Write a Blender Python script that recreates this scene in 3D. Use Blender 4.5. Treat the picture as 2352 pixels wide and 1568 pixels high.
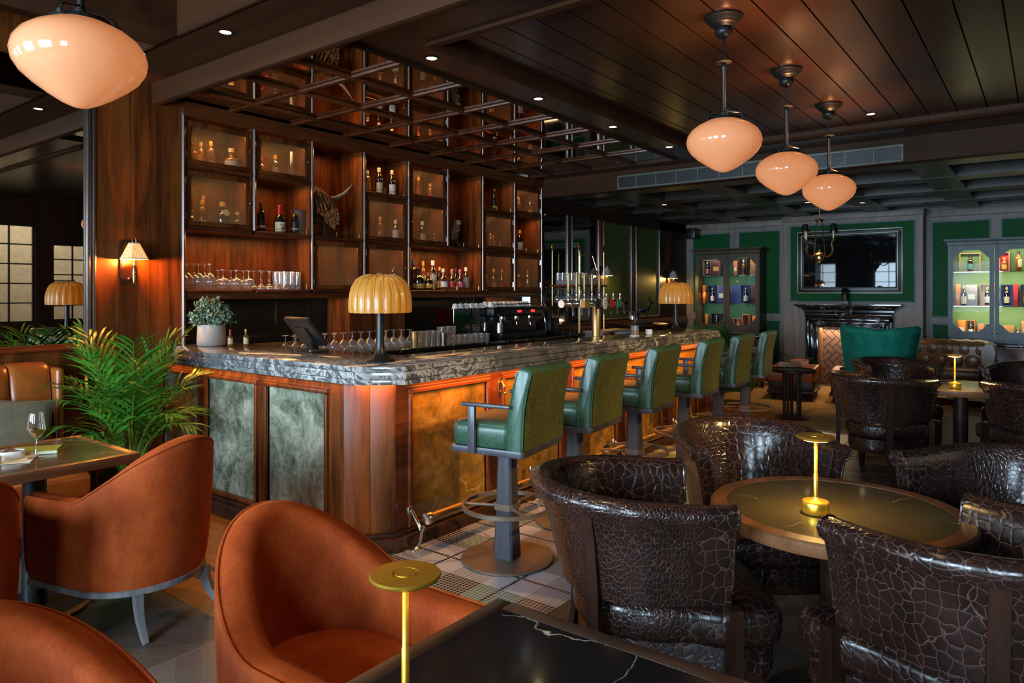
import bpy, bmesh, math, random
from mathutils import Vector, Matrix, Euler
SC = bpy.context.scene
for o in list(bpy.data.objects): bpy.data.objects.remove(o)
C = SC.collection
PI = math.pi
R = math.radians
# ------------------------------------------------------------------ camera, view, world, daylight
CAMA = R(37.33)
cam_d = bpy.data.cameras.new('camera'); cam = bpy.data.objects.new('camera', cam_d); C.objects.link(cam)
cam.location = (0, 0, 1.54); cam.rotation_euler = (R(90), 0, CAMA - R(90))
cam_d.sensor_width = 36; cam_d.lens = 1618 / 2352 * 36; cam_d.shift_y = -112 / 2352
cam_d.clip_start = .05; cam_d.clip_end = 100
SC.camera = cam
vs = SC.view_settings
SC.display_settings.display_device = 'sRGB'
vs.view_transform = 'Standard'; vs.look = 'None'; vs.gamma = 1; vs.use_curve_mapping = False
vs.exposure = 0.35
cy = SC.cycles
cy.max_bounces = 7; cy.diffuse_bounces = 3; cy.glossy_bounces = 4; cy.transmission_bounces = 4
cy.transparent_max_bounces = 14; cy.caustics_reflective = False; cy.caustics_refractive = False
cy.sample_clamp_indirect = 4; cy.use_denoising = True; cy.use_light_tree = True
W = bpy.data.worlds.new('sky'); SC.world = W; W.use_nodes = True
bg = W.node_tree.nodes['Background']; bg.inputs[0].default_value = (.62, .78, 1, 1); bg.inputs[1].default_value = 1.1

def light(name, kind, loc, power, color, rot=(0, 0, 0), size=None, size_y=None, spot=None, blend=.6, radius=None, spread=None):
    d = bpy.data.lights.new(name, kind); d.energy = power; d.color = color
    if kind == 'AREA':
        d.shape = 'RECTANGLE'; d.size = size; d.size_y = size_y or size
        if spread: d.spread = spread
    if kind == 'SPOT':
        d.spot_size = spot; d.spot_blend = blend; d.shadow_soft_size = radius or .03
    if kind == 'POINT': d.shadow_soft_size = radius or .03
    o = bpy.data.objects.new(name, d); C.objects.link(o); o.location = loc; o.rotation_euler = rot
    return o
# daylight through the three tall windows of the street wall (x = -2.7); the lamps stand just outside the panes
DAY = (.66, .84, 1.0)
WIN_Y = [(-1.6, -.2), (1.2, 2.6), (3.6, 5.0)]
for k, (a, b) in enumerate(WIN_Y):
    light('window_daylight', 'AREA', (-3.0, (a + b) / 2, 1.75), [190, 330, 280][k], DAY, (0, R(-90), 0), 1.7, 1.4)
# unseen lamp added to light the hall wall behind the steel grid windows (y = -2.6)
light('unseen_hall_lamp', 'AREA', (4.6, -3.3, 3.38), 60, (1, .84, .60), (R(-35), 0, 0), 3.6, .4)

# ------------------------------------------------------------------ object helpers
def link(o, parent=None):
    C.objects.link(o)
    if parent is not None: o.parent = parent
    return o
def tag(o, label=None, cat=None, group=None, kind=None):
    if label: o['label'] = label
    if cat: o['category'] = cat
    if group: o['group'] = group
    if kind: o['kind'] = kind
    return o
def thing(name, label, cat, loc=(0, 0, 0), rz=0, group=None):
    o = bpy.data.objects.new(name, None); o.empty_display_size = .1; C.objects.link(o)
    o.location = loc; o.rotation_euler = (0, 0, rz)
    return tag(o, label, cat, group)
def kids(o): return [c for c in KID.get(o.name, [])]
KID = {}
def dup(root, loc=None, rz=None, label=None, group=None, scale=None):
    r = root.copy(); C.objects.link(r)
    if loc is not None: r.location = loc
    if rz is not None: r.rotation_euler = (0, 0, rz)
    if scale is not None: r.scale = (scale, scale, scale) if not isinstance(scale, tuple) else scale
    if label: r['label'] = label
    if group: r['group'] = group
    for ch in KID.get(root.name, []):
        c = ch.copy(); C.objects.link(c); c.parent = r; KID.setdefault(r.name, []).append(c)
        for g in KID.get(ch.name, []):
            d = g.copy(); C.objects.link(d); d.parent = c; KID.setdefault(c.name, []).append(d)
    return r

class MB:
    def __init__(s): s.v = []; s.f = []; s.mi = []; s.m = 0; s.M = None
    def _p(s, p):
        p = Vector(p)
        if s.M is not None: p = s.M @ p
        s.v.append(tuple(p)); return len(s.v) - 1
    def face(s, idx): s.f.append(tuple(idx)); s.mi.append(s.m)
    def poly(s, pts): s.face([s._p(p) for p in pts])
    def box(s, x0, y0, z0, x1, y1, z1, bev=0):
        if x0 > x1: x0, x1 = x1, x0
        if y0 > y1: y0, y1 = y1, y0
        if z0 > z1: z0, z1 = z1, z0
        if bev <= 0:
            i = [s._p(p) for p in ((x0,y0,z0),(x1,y0,z0),(x1,y1,z0),(x0,y1,z0),(x0,y0,z1),(x1,y0,z1),(x1,y1,z1),(x0,y1,z1))]
            for q in ((0,3,2,1),(4,5,6,7),(0,1,5,4),(1,2,6,5),(2,3,7,6),(3,0,4,7)): s.face([i[k] for k in q])
            return s
        b = min(bev, (x1-x0)*.49, (y1-y0)*.49, (z1-z0)*.49)
        bm = bmesh.new(); r = bmesh.ops.create_cube(bm, size=1)
        for v in bm.verts: v.co = Vector(((x0+x1)/2 + v.co.x*(x1-x0), (y0+y1)/2 + v.co.y*(y1-y0), (z0+z1)/2 + v.co.z*(z1-z0)))
        bmesh.ops.bevel(bm, geom=list(bm.edges), offset=b, segments=2 if b < .02 else 4, profile=.5, affect='EDGES')
        s.add(bm); return s
    def add(s, bm):
        bm.verts.ensure_lookup_table(); base = len(s.v)
        for v in bm.verts: s._p(v.co)
        for f in bm.faces: s.face([base + v.index for v in f.verts])
        bm.free()
    def lathe(s, prof, n=24, c=(0, 0, 0), a0=0, a1=2*PI, cap=True):
        full = abs(a1 - a0 - 2*PI) < 1e-6
        m = n if full else n + 1
        rows = []
        for r, z in prof:
            if r < 1e-6: rows.append([s._p((c[0], c[1], c[2]+z))]*m); continue
            rows.append([s._p((c[0]+r*math.cos(a0+(a1-a0)*k/n), c[1]+r*math.sin(a0+(a1-a0)*k/n), c[2]+z)) for k in range(m)])
        for i in range(len(rows)-1):
            for k in range(n):
                k2 = (k+1) % m
                q = [rows[i][k], rows[i][k2], rows[i+1][k2], rows[i+1][k]]
                u = []
                for t in q:
                    if t not in u: u.append(t)
                if len(u) > 2: s.face(u)
        if cap and full:
            if prof[0][0] > 1e-6: s.face(rows[0][::-1])
            if prof[-1][0] > 1e-6: s.face(rows[-1])
        return s
    def loft(s, rows, cu=False, cap0=False, cap1=False, cv=False):
        I = [[s._p(p) for p in r] for r in rows]
        n = len(I[0]); nr = len(I)
        for i in range(nr if cv else nr-1):
            for k in range(n if cu else n-1):
                a, b = I[i], I[(i+1) % nr]; k2 = (k+1) % n
                s.face((a[k], a[k2], b[k2], b[k]))
        if cap0: s.face(I[0][::-1])
        if cap1: s.face(I[-1])
        return s
    def tube(s, pts, r, n=8, closed=False, cap=True, sx=1, sy=1, up=None, ang=0):
        pts = [Vector(p) for p in pts]; N = len(pts)
        rr = r if isinstance(r, (list, tuple)) else [r]*N
        rows = []; prev = None
        for i, p in enumerate(pts):
            if closed: t = pts[(i+1) % N] - pts[i-1]
            else: t = pts[min(i+1, N-1)] - pts[max(i-1, 0)]
            if t.length < 1e-9: t = Vector((0, 0, 1))
            t.normalize()
            if up is not None: u = Vector(up) - t*t.dot(Vector(up))
            elif prev is None:
                u = Vector((0, 0, 1)) if abs(t.z) < .9 else Vector((1, 0, 0)); u = u - t*t.dot(u)
            else: u = prev - t*t.dot(prev)
            u.normalize(); prev = u; w = t.cross(u)
            rows.append([p + (u*math.cos(ang+2*PI*k/n)*sx + w*math.sin(ang+2*PI*k/n)*sy)*rr[i] for k in range(n)])
        return s.loft(rows, cu=True, cap0=cap and not closed, cap1=cap and not closed, cv=closed)
    def bar(s, a, b, w, h, up=(0, 0, 1)):
        return s.tube([a, b], math.sqrt(.5), 4, sx=h, sy=w, up=up if abs((Vector(b)-Vector(a)).normalized().dot(Vector(up))) < .95 else (1, 0, 0), ang=PI/4)
    def sweep(s, path, prof, closed=False, up=(0, 0, 1)):
        """prof = [(across, up)], path = list of points"""
        pts = [Vector(p) for p in path]; N = len(pts); rows = []; U = Vector(up)
        for i, p in enumerate(pts):
            if closed: t0 = (p - pts[i-1]).normalized(); t1 = (pts[(i+1) % N] - p).normalized()
            else:
                t0 = (p - pts[i-1]).normalized() if i else (pts[1]-p).normalized()
                t1 = (pts[i+1]-p).normalized() if i < N-1 else t0
            n0 = t0.cross(U).normalized(); n1 = t1.cross(U).normalized()
            nn = (n0+n1)
            if nn.length < 1e-6: nn = n0
            nn.normalize(); k = 1/max(.3, nn.dot(n0))
            rows.append([p + nn*a*k + U*b for a, b in prof])
        return s.loft(rows, cu=True, cap0=not closed, cap1=not closed, cv=closed)
    def prism(s, poly, z0, z1, bev=0):
        bm = bmesh.new(); vs = [bm.verts.new((x, y, z0)) for x, y in poly]
        f = bm.faces.new(vs); r = bmesh.ops.extrude_face_region(bm, geom=[f])
        for g in r['geom']:
            if isinstance(g, bmesh.types.BMVert): g.co.z = z1
        bmesh.ops.recalc_face_normals(bm, faces=bm.faces)
        if bev: bmesh.ops.bevel(bm, geom=list(bm.edges), offset=bev, segments=2, profile=.5, affect='EDGES')
        s.add(bm); return s
    def ball(s, c, r, n=16, m=10, sx=1, sy=1, sz=1):
        rows = [[(c[0]+r*sx*math.sin(PI*i/m)*math.cos(2*PI*k/n), c[1]+r*sy*math.sin(PI*i/m)*math.sin(2*PI*k/n), c[2]-r*sz*math.cos(PI*i/m)) for k in range(n)] for i in range(1, m)]
        base = [s._p((c[0], c[1], c[2]-r*sz)), s._p((c[0], c[1], c[2]+r*sz))]
        I = [[s._p(p) for p in rw] for rw in rows]
        for i in range(len(I)-1):
            for k in range(n): s.face((I[i][k], I[i][(k+1) % n], I[i+1][(k+1) % n], I[i+1][k]))
        for k in range(n):
            s.face((base[0], I[0][(k+1) % n], I[0][k])); s.face((base[1], I[-1][k], I[-1][(k+1) % n]))
        return s
    def mesh(s, name, mats, smooth=35):
        me = bpy.data.meshes.new(name); me.from_pydata(s.v, [], s.f)
        mats = mats if isinstance(mats, (list, tuple)) else [mats]
        for m in mats: me.materials.append(m)
        me.polygons.foreach_set('material_index', s.mi)
        bm = bmesh.new(); bm.from_mesh(me); bmesh.ops.recalc_face_normals(bm, faces=bm.faces); bm.to_mesh(me); bm.free()
        if smooth:
            me.polygons.foreach_set('use_smooth', [True]*len(me.polygons))
            try: me.set_sharp_from_angle(angle=R(smooth))
            except Exception: pass
        me.update(); return me
    def build(s, name, mats, parent=None, smooth=35, label=None):
        o = bpy.data.objects.new(name, s.mesh(name, mats, smooth)); link(o, parent)
        if parent is not None: KID.setdefault(parent.name, []).append(o)
        if label: o['label'] = label
        return o
def struct(name, mb, mat, smooth=35): return tag(mb.build(name, mat, None, smooth), kind='structure')
def subsurf(o, n=2):
    m = o.modifiers.new('subd', 'SUBSURF'); m.levels = n; m.render_levels = n; return o
def T(x=0, y=0, z=0, rz=0, rx=0, ry=0): return Matrix.Translation((x, y, z)) @ Euler((rx, ry, rz)).to_matrix().to_4x4()
def rrect(x0, y0, x1, y1, r, n=5):
    P = []
    for cx, cyy, a in ((x1-r, y0+r, -PI/2), (x1-r, y1-r, 0), (x0+r, y1-r, PI/2), (x0+r, y0+r, PI)):
        for k in range(n+1): P.append((cx+r*math.cos(a+PI/2*k/n), cyy+r*math.sin(a+PI/2*k/n)))
    return P

# ------------------------------------------------------------------ materials
def srgb(r, g, b):
    f = lambda c: (c/255/12.92) if c/255 <= .04045 else ((c/255+.055)/1.055)**2.4
    return (f(r), f(g), f(b), 1)
class NT:
    def __init__(s, name):
        s.m = bpy.data.materials.new(name); s.m.use_nodes = True; s.n = s.m.node_tree.nodes; s.l = s.m.node_tree.links
        s.b = s.n['Principled BSDF']; s.out = s.n['Material Output']; s._c = None
    def node(s, t, **kw):
        n = s.n.new(t)
        for k, v in kw.items():
            if k.startswith('i_'): n.inputs[k[2:].replace('_', ' ')].default_value = v
            else: setattr(n, k, v)
        return n
    def co(s, scale=(1, 1, 1), rot=(0, 0, 0), kind='Object', loc=(0, 0, 0)):
        if s._c is None: s._c = s.node('ShaderNodeTexCoord')
        mp = s.node('ShaderNodeMapping'); mp.inputs['Scale'].default_value = scale; mp.inputs['Rotation'].default_value = rot; mp.inputs['Location'].default_value = loc
        s.l.new(s._c.outputs[kind], mp.inputs[0]); return mp.outputs[0]
    def noise(s, vec, scale=5, detail=4, rough=.55, dist=0):
        n = s.node('ShaderNodeTexNoise'); n.inputs['Scale'].default_value = scale; n.inputs['Detail'].default_value = detail
        n.inputs['Roughness'].default_value = rough; n.inputs['Distortion'].default_value = dist
        s.l.new(vec, n.inputs['Vector']); return n.outputs[0]
    def ramp(s, fac, stops, interp='LINEAR'):
        n = s.node('ShaderNodeValToRGB'); e = n.color_ramp; e.interpolation = interp
        while len(e.elements) < len(stops): e.elements.new(.5)
        for k, (p, c) in enumerate(stops):
            e.elements[k].position = p; e.elements[k].color = c if len(c) == 4 else (*c, 1)
        s.l.new(fac, n.inputs[0]); return n.outputs[0]
    def mix(s, fac, a, b, mode='MIX'):
        n = s.node('ShaderNodeMix', data_type='RGBA', blend_type=mode)
        for i, v in ((0, fac), (6, a), (7, b)):
            if hasattr(v, 'links'): s.l.new(v, n.inputs[i])
            else: n.inputs[i].default_value = (*v, 1) if isinstance(v, tuple) and len(v) == 3 else v
        return n.outputs[2]
    def math(s, op, a, b=None, clamp=False):
        n = s.node('ShaderNodeMath', operation=op, use_clamp=clamp)
        for i, v in ((0, a), (1, b)):
            if v is None: continue
            if hasattr(v, 'links'): s.l.new(v, n.inputs[i])
            else: n.inputs[i].default_value = v
        return n.outputs[0]
    def bump(s, h, strength=.2, dist=.01):
        n = s.node('ShaderNodeBump'); n.inputs['Strength'].default_value = strength; n.inputs['Distance'].default_value = dist
        s.l.new(h, n.inputs['Height']); s.l.new(n.outputs[0], s.b.inputs['Normal']); return n
    def set(s, **kw):
        for k, v in kw.items():
            i = s.b.inputs[k.replace('_', ' ')]
            if hasattr(v, 'links'): s.l.new(v, i)
            else: i.default_value = v
        return s
def plain(name, col, rough=.5, metal=0, coat=0, sheen=0, var=.12, spec=.5):
    t = NT(name); c = t.co((1, 1, 1)); n = t.noise(c, 9, 3)
    d = tuple(x*(1-var) for x in col[:3]); e = tuple(min(1, x*(1+var)) for x in col[:3])
    t.set(Base_Color=t.ramp(n, [(.3, d), (.7, e)]), Roughness=rough, Metallic=metal, Coat_Weight=coat, Sheen_Weight=sheen, Specular_IOR_Level=spec)
    return t.m
def wood(name, dark, light_, axis='z', rough=.35, scale=1, coat=.2, knots=True, rot=(0, 0, 0), spec=.5, bump=.06):
    t = NT(name)
    k = {'x': (.25, 3, 3), 'y': (3, .25, 3), 'z': (3, 3, .25)}[axis]
    v = t.co(tuple(a*scale for a in k), rot)
    n1 = t.noise(v, 2.2, 6, .6, 1.2); n2 = t.noise(v, 14, 4, .6, .4)
    f = t.math('ADD', t.math('MULTIPLY', n1, .7), t.math('MULTIPLY', n2, .3))
    col = t.ramp(f, [(.28, tuple(x*.45 for x in dark[:3])), (.42, dark), (.6, light_), (.75, dark)])
    if knots:
        v2 = t.co((1.2*scale, 1.2*scale, .7*scale)); n3 = t.noise(v2, 2.6, 3, .5, .6)
        col = t.mix(t.ramp(n3, [(.2, (.55, .55, .55)), (.42, (0, 0, 0))]), col, tuple(x*.3 for x in dark[:3])+(1,))
    t.set(Base_Color=col, Roughness=t.math('ADD', t.math('MULTIPLY', n2, .15), rough-.07), Coat_Weight=coat, Coat_Roughness=.2, Specular_IOR_Level=spec)
    t.bump(n2, bump, .004) if bump else None; return t.m
def metal(name, col, rough=.3, brushed=False):
    t = NT(name); n = t.noise(t.co((1, 1, 1)), 3, 2)
    t.set(Base_Color=t.ramp(n, [(.3, tuple(c*.9 for c in col[:3])), (.7, col)]), Metallic=1, Roughness=rough); return t.m
def emit(name, col, st):
    t = NT(name); t.set(Base_Color=(0, 0, 0, 1), Emission_Color=col, Emission_Strength=st, Roughness=.6); return t.m
def thin_glass(name, tint=(1, 1, 1, 1), refl=1.0, fac=.08, rough=.02, edge=.75, painted_glint=0):
    t = NT(name); tr = t.node('ShaderNodeBsdfTransparent'); tr.inputs[0].default_value = tint
    gl = t.node('ShaderNodeBsdfGlossy'); gl.inputs['Roughness'].default_value = rough; gl.inputs['Color'].default_value = (refl, refl, refl, 1)
    lw = t.node('ShaderNodeLayerWeight'); lw.inputs[0].default_value = .35
    n = t.noise(t.co((1, 1, 1)), 3, 2)
    mx = t.node('ShaderNodeMixShader')
    f = t.math('ADD', t.math('MULTIPLY', lw.outputs['Facing'], edge), t.math('MULTIPLY', n, fac*2), clamp=True)
    t.l.new(f, mx.inputs[0]); t.l.new(tr.outputs[0], mx.inputs[1]); t.l.new(gl.outputs[0], mx.inputs[2])
    sh = mx
    if painted_glint:
        t.set(Base_Color=(.8, .86, .9, 1), Roughness=.3); sh = t.node('ShaderNodeMixShader'); sh.inputs[0].default_value = painted_glint; t.l.new(mx.outputs[0], sh.inputs[1]); t.l.new(t.b.outputs[0], sh.inputs[2])  # pale diffuse share paints in the bright reflections of the glassware
    else: t.n.remove(t.b)
    t.l.new(sh.outputs[0], t.out.inputs[0]); return t.m
def bottle_glass(name, col, rough=.06):
    t = NT(name); n = t.noise(t.co((1, 1, 1)), 8, 2)
    t.set(Base_Color=t.ramp(n, [(.3, tuple(x*.7 for x in col[:3])), (.7, col)]), Roughness=rough, Coat_Weight=1, Coat_Roughness=.03, Specular_IOR_Level=.8, Transmission_Weight=.0); return t.m

def vein_marble(name, a, b, vein, scale=1.3, width=.004, rough=.12, keep=.5, dist=.35):
    t = NT(name); v = t.co((scale, scale, scale), (.3, .6, .25)); n1 = t.node('ShaderNodeTexNoise'); n1.inputs['Scale'].default_value = 2.2; n1.inputs['Detail'].default_value = 6; t.l.new(v, n1.inputs['Vector'])
    ad = t.node('ShaderNodeVectorMath', operation='MULTIPLY_ADD'); t.l.new(n1.outputs['Color'], ad.inputs[0]); ad.inputs[1].default_value = (dist,)*3; t.l.new(v, ad.inputs[2])
    vo = t.node('ShaderNodeTexVoronoi', feature='DISTANCE_TO_EDGE'); vo.inputs['Scale'].default_value = 1.5; t.l.new(ad.outputs[0], vo.inputs['Vector'])
    f = t.ramp(vo.outputs['Distance'], [(0, (1, 1, 1)), (width, (.5, .5, .5)), (width*2.6, (0, 0, 0))])
    mk = t.ramp(t.noise(v, 1.3, 4, .6), [(keep, (0, 0, 0)), (keep + .12, (1, 1, 1))])
    col = t.ramp(t.noise(v, 3, 4), [(.3, a), (.7, b)])
    t.set(Base_Color=t.mix(t.math('MULTIPLY', f, mk), col, vein), Roughness=rough, Coat_Weight=.3, Coat_Roughness=.06); return t.m
def marble(name, base, mid, vein, scale=1, vw=.03, amount=.5, rough=.12, swirl=True):
    t = NT(name); v = t.co((scale, scale, scale), (.4, .7, .2))
    n = t.noise(v, 1.6, 6, .6, 1.8)
    sw = t.noise(v, 3.2, 8, .65, 2.6)
    col = t.ramp(n, [(.3, base), (.55, mid), (.7, base)])
    if swirl:
        wv = t.node('ShaderNodeTexWave', wave_type='BANDS'); wv.inputs['Scale'].default_value = 1.6; wv.inputs['Distortion'].default_value = 14; wv.inputs['Detail'].default_value = 5; wv.inputs['Detail Scale'].default_value = 1.4; wv.inputs['Detail Roughness'].default_value = .62
        t.l.new(v, wv.inputs['Vector'])
        col = t.mix(t.ramp(wv.outputs['Fac'], [(.0, (0, 0, 0)), (.55, (.1, .1, .1)), (1, (.8, .8, .8))]), col, mid)
    d = t.math('ABSOLUTE', t.math('SUBTRACT', sw, .5))
    veinf = t.ramp(d, [(0, (amount, amount, amount)), (vw, (amount*.35,)*3), (vw*2.2, (0, 0, 0))])
    mask = t.ramp(t.noise(v, .9, 3), [(.45, (0, 0, 0)), (.62, (1, 1, 1))])
    f = t.math('MULTIPLY', veinf, mask)
    blot = t.ramp(t.noise(v, 2.1, 5, .5, 1.2), [(.64, (0, 0, 0)), (.69, (amount,)*3)])
    f = t.math('MAXIMUM', f, blot) if swirl else f
    t.set(Base_Color=t.mix(f, col, vein), Roughness=rough, Coat_Weight=.3, Coat_Roughness=.05); return t.m
M = {}
M['walnut'] = wood('walnut', (.068, .0165, .003), (.185, .048, .007), 'z', .4, coat=0, spec=.35)
M['walnut_x'] = wood('walnut_x', (.052, .012, .003), (.12, .028, .005), 'x', .36, coat=.1)
M['walnut_y'] = wood('walnut_y', (.085, .024, .008), (.20, .06, .015), 'y', .33)
M['mahogany'] = wood('mahogany', (.10, .022, .006), (.21, .045, .010), 'x', .34, knots=False, coat=.1)
M['dark_wood'] = wood('dark_wood', (.026, .010, .006), (.052, .020, .010), 'x', .36, knots=False, coat=0, spec=.3)
M['dark_wood_z'] = wood('dark_wood_z', (.018, .0068, .004), (.036, .013, .007), 'z', .4, knots=False, coat=0, spec=.3)
def smooth_wood(name, a, b, axis, rough, spec=.4):
    t = NT(name); k = {'x': (.3, 4, 4), 'y': (4, .3, 4)}[axis]; n = t.noise(t.co(k), 1.6, 3, .5)
    t.set(Base_Color=t.ramp(n, [(.3, a), (.7, b)]), Roughness=rough, Specular_IOR_Level=spec); return t.m
M['ceiling_wood'] = smooth_wood('ceiling_wood', (.022, .009, .005), (.035, .0145, .008), 'x', .25, .8)
M['ceiling_wood_y'] = smooth_wood('ceiling_wood_y', (.034, .0125, .005), (.060, .023, .009), 'y', .55, .12)
M['coffer_wood'] = smooth_wood('coffer_wood', (.026, .019, .012), (.044, .032, .021), 'y', .30)
M['grey_wood'] = wood('grey_wood', (.21, .165, .135), (.29, .232, .19), 'z', .5, knots=False, coat=0)
M['slate_paint'] = wood('slate_paint', (.14, .17, .185), (.20, .235, .25), 'z', .5, knots=False, coat=0)
M['cab_wood'] = wood('cab_wood', (.055, .038, .022), (.095, .065, .037), 'z', .45, knots=False, coat=0)
M['stool_wood'] = wood('stool_wood', (.035, .036, .045), (.06, .06, .072), 'z', .38, knots=False, coat=.2)
M['ash_leg'] = wood('ash_leg', (.12, .115, .115), (.22, .21, .21), 'z', .5, knots=False, coat=0, scale=1.6)
M['table_edge'] = wood('table_edge', (.13, .05, .02), (.22, .09, .035), 'x', .38, knots=False)
M['table_dark'] = wood('table_dark', (.03, .018, .012), (.055, .03, .02), 'x', .35, knots=False)
M['green_paint'] = plain('green_paint', (.0025, .085, .018), .6, var=.06, spec=.2)
M['green_silk'] = plain('green_silk', (.06, .105, .02), .5, var=.08)
M['cab_back'] = plain('cab_back', (.12, .22, .07), .6, var=.05)
M['cab_back_dark'] = plain('cab_back_dark', (.02, .12, .06), .6, var=.08)
t_ = NT('dark_mirror'); t_.set(Base_Color=t_.ramp(t_.noise(t_.co(), 2, 2), [(.3, (.006, .007, .008)), (.7, (.009, .010, .011))]), Roughness=.02, Specular_IOR_Level=.2); M['dark_mirror'] = t_.m
M['black_metal'] = plain('black_metal', (.012, .014, .015), .35, .3)
M['bronze_black'] = plain('bronze_black', (.022, .025, .024), .38, .6)
M['pewter'] = metal('pewter', (.40, .31, .28, 1), .34)
M['taupe_metal'] = plain('taupe_metal', (.17, .125, .09), .42, .35)
M['brass'] = plain('brass', (.95, .58, .06), .28, .85, var=.04)
M['brass_old'] = metal('brass_old', (.62, .45, .18, 1), .26)
M['brass_dull'] = metal('brass_dull', (.40, .29, .13, 1), .42, True)
M['nickel'] = metal('nickel', (.55, .52, .45, 1), .28)
M['chrome'] = metal('chrome', (.78, .8, .8, 1), .1)
M['steel'] = metal('steel', (.55, .56, .55, 1), .22, True)
M['mirror'] = metal('mirror_silver', (.60, .58, .54, 1), .02)
M['mirror_bronze'] = metal('mirror_bronze', (.60, .50, .42, 1), .015)
M['mirror_dark'] = metal('mirror_antique', (.30, .29, .28, 1), .05)
for k in ('mirror', 'mirror_bronze'):
    b = M[k].node_tree.nodes['Principled BSDF']
    for l in list(b.inputs['Roughness'].links): M[k].node_tree.links.remove(l)
    b.inputs['Roughness'].default_value = .01
M['cream'] = plain('cream', (.75, .68, .55), .7)
M['paper'] = plain('paper', (.72, .64, .5), .7)
M['white'] = plain('white_china', (.8, .78, .74), .25, coat=.5, var=.03)
M['stone_pot'] = plain('stone_pot', (.42, .40, .36), .7, var=.08)
M['soil'] = plain('soil', (.03, .02, .012), .9)
M['black_plastic'] = plain('black_plastic', (.008, .009, .011), .35)
M['wire'] = plain('wire_gold', (.52, .34, .15), .4, .6)
M['glass'] = thin_glass('clear_glass', painted_glint=.07)
M['clear_wine_glass'] = thin_glass('clear_wine_glass')
M['shelf_glass'] = thin_glass('shelf_glass', (.8, .92, .86, 1), 1, .06)
M['pane'] = thin_glass('window_pane', (.95, .98, 1, 1), .3, .004, .02, .2)
M['white_wine'] = thin_glass('white_wine', (.95, .82, .25, 1), .9, .12)
M['red_wine'] = bottle_glass('red_wine', (.03, .003, .004))
M['amber_drink'] = thin_glass('amber_drink', (.95, .62, .08, 1), .9, .12)
M['screen_green'] = plain('notebook_green', (.22, .26, .03), .5)
M['dark_green_glass'] = bottle_glass('dark_green_glass', (.008, .016, .008))
M['dark_brown_glass'] = bottle_glass('dark_brown_glass', (.022, .010, .005))
M['amber_glass'] = bottle_glass('amber_glass', (.30, .10, .012))
M['orange_glass'] = bottle_glass('orange_glass', (.45, .10, .01))
M['clear_bottle'] = thin_glass('clear_bottle', (.86, .88, .88, 1), .95, .2, .04)
for nm, c in {'red': (.55, .012, .012), 'gold': (.65, .38, .06), 'yellow': (.75, .42, .04), 'orange': (.75, .20, .02), 'black': (.01, .01, .01), 'white': (.75, .72, .66), 'navy': (.015, .035, .14), 'blue': (.02, .05, .2), 'pink': (.62, .10, .16), 'tan': (.40, .17, .06), 'green': (.05, .22, .10), 'brown': (.12, .045, .018), 'grey': (.3, .29, .28), 'copper': (.55, .17, .09), 'lightwood': (.45, .19, .055), 'burgundy': (.09, .015, .025), 'cream': (.7, .58, .36)}.items():
    M['c_' + nm] = plain('colour_' + nm, c, .45, var=.07)

def mat_croc():
    t = NT('croc_leather')
    wob = t.noise(t.co((1, 1, 1)), 7, 3)
    vadd = t.node('ShaderNodeVectorMath', operation='MULTIPLY_ADD')
    vadd.inputs[1].default_value = (1, 1, 1)
    big = t.co((27, 27, 23)); sm = t.co((70, 70, 50))
    def vor(v, rnd):
        a = t.node('ShaderNodeVectorMath', operation='ADD'); t.l.new(v, a.inputs[0])
        w3 = t.node('ShaderNodeCombineXYZ'); s_ = t.math('MULTIPLY', wob, 1.6)
        for k in range(3): t.l.new(s_, w3.inputs[k])
        t.l.new(w3.outputs[0], a.inputs[1])
        n = t.node('ShaderNodeTexVoronoi', feature='DISTANCE_TO_EDGE'); n.inputs['Scale'].default_value = 1; n.inputs['Randomness'].default_value = rnd
        t.l.new(a.outputs[0], n.inputs['Vector']); return n.outputs['Distance']
    eb = vor(big, .62); es = vor(sm, .85)
    mask = t.ramp(t.noise(t.co((3.4, 3.4, .5)), 1.3, 2, .4), [(.53, (0, 0, 0)), (.58, (1, 1, 1))])
    e = t.mix(mask, eb, es)
    line = t.ramp(e, [(.008, (1, 1, 1)), (.036, (0, 0, 0))])
    col = t.ramp(t.noise(t.co((5, 5, 3)), 2, 3), [(.35, (.014, .007, .006)), (.7, (.032, .013, .010))])
    t.set(Base_Color=t.mix(line, col, (.10, .052, .038, 1)), Roughness=t.math('ADD', t.math('MULTIPLY', line, .3), .23), Coat_Weight=.35, Coat_Roughness=.16)
    t.bump(t.ramp(e, [(0, (0, 0, 0)), (.18, (1, 1, 1))]), .5, .0025); return t.m
M['croc'] = mat_croc()
def mat_velvet(name, a, b, c):
    t = NT(name); n = t.noise(t.co((1, 1, .6)), 7, 5, .65); n2 = t.noise(t.co((40, 40, 14)), 3, 2)
    col = t.ramp(t.math('ADD', t.math('MULTIPLY', n, .75), t.math('MULTIPLY', n2, .25)), [(.3, a), (.5, b), (.72, c)])
    t.set(Base_Color=col, Roughness=.75, Sheen_Weight=.4, Sheen_Roughness=.4, Sheen_Tint=(c[0], c[1], c[2], 1), Specular_IOR_Level=.2); t.bump(n2, .05, .003); return t.m
M['velvet'] = mat_velvet('rust_velvet', (.21, .026, .003), (.33, .050, .006), (.44, .090, .015))
M['teal_velvet'] = mat_velvet('teal_velvet', (.005, .11, .078), (.010, .19, .135), (.03, .26, .16))
M['green_velvet'] = mat_velvet('green_velvet', (.03, .11, .02), (.05, .17, .035), (.09, .22, .05))
M['linen'] = mat_velvet('sage_linen', (.12, .10, .06), (.17, .145, .09), (.22, .19, .12))
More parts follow.
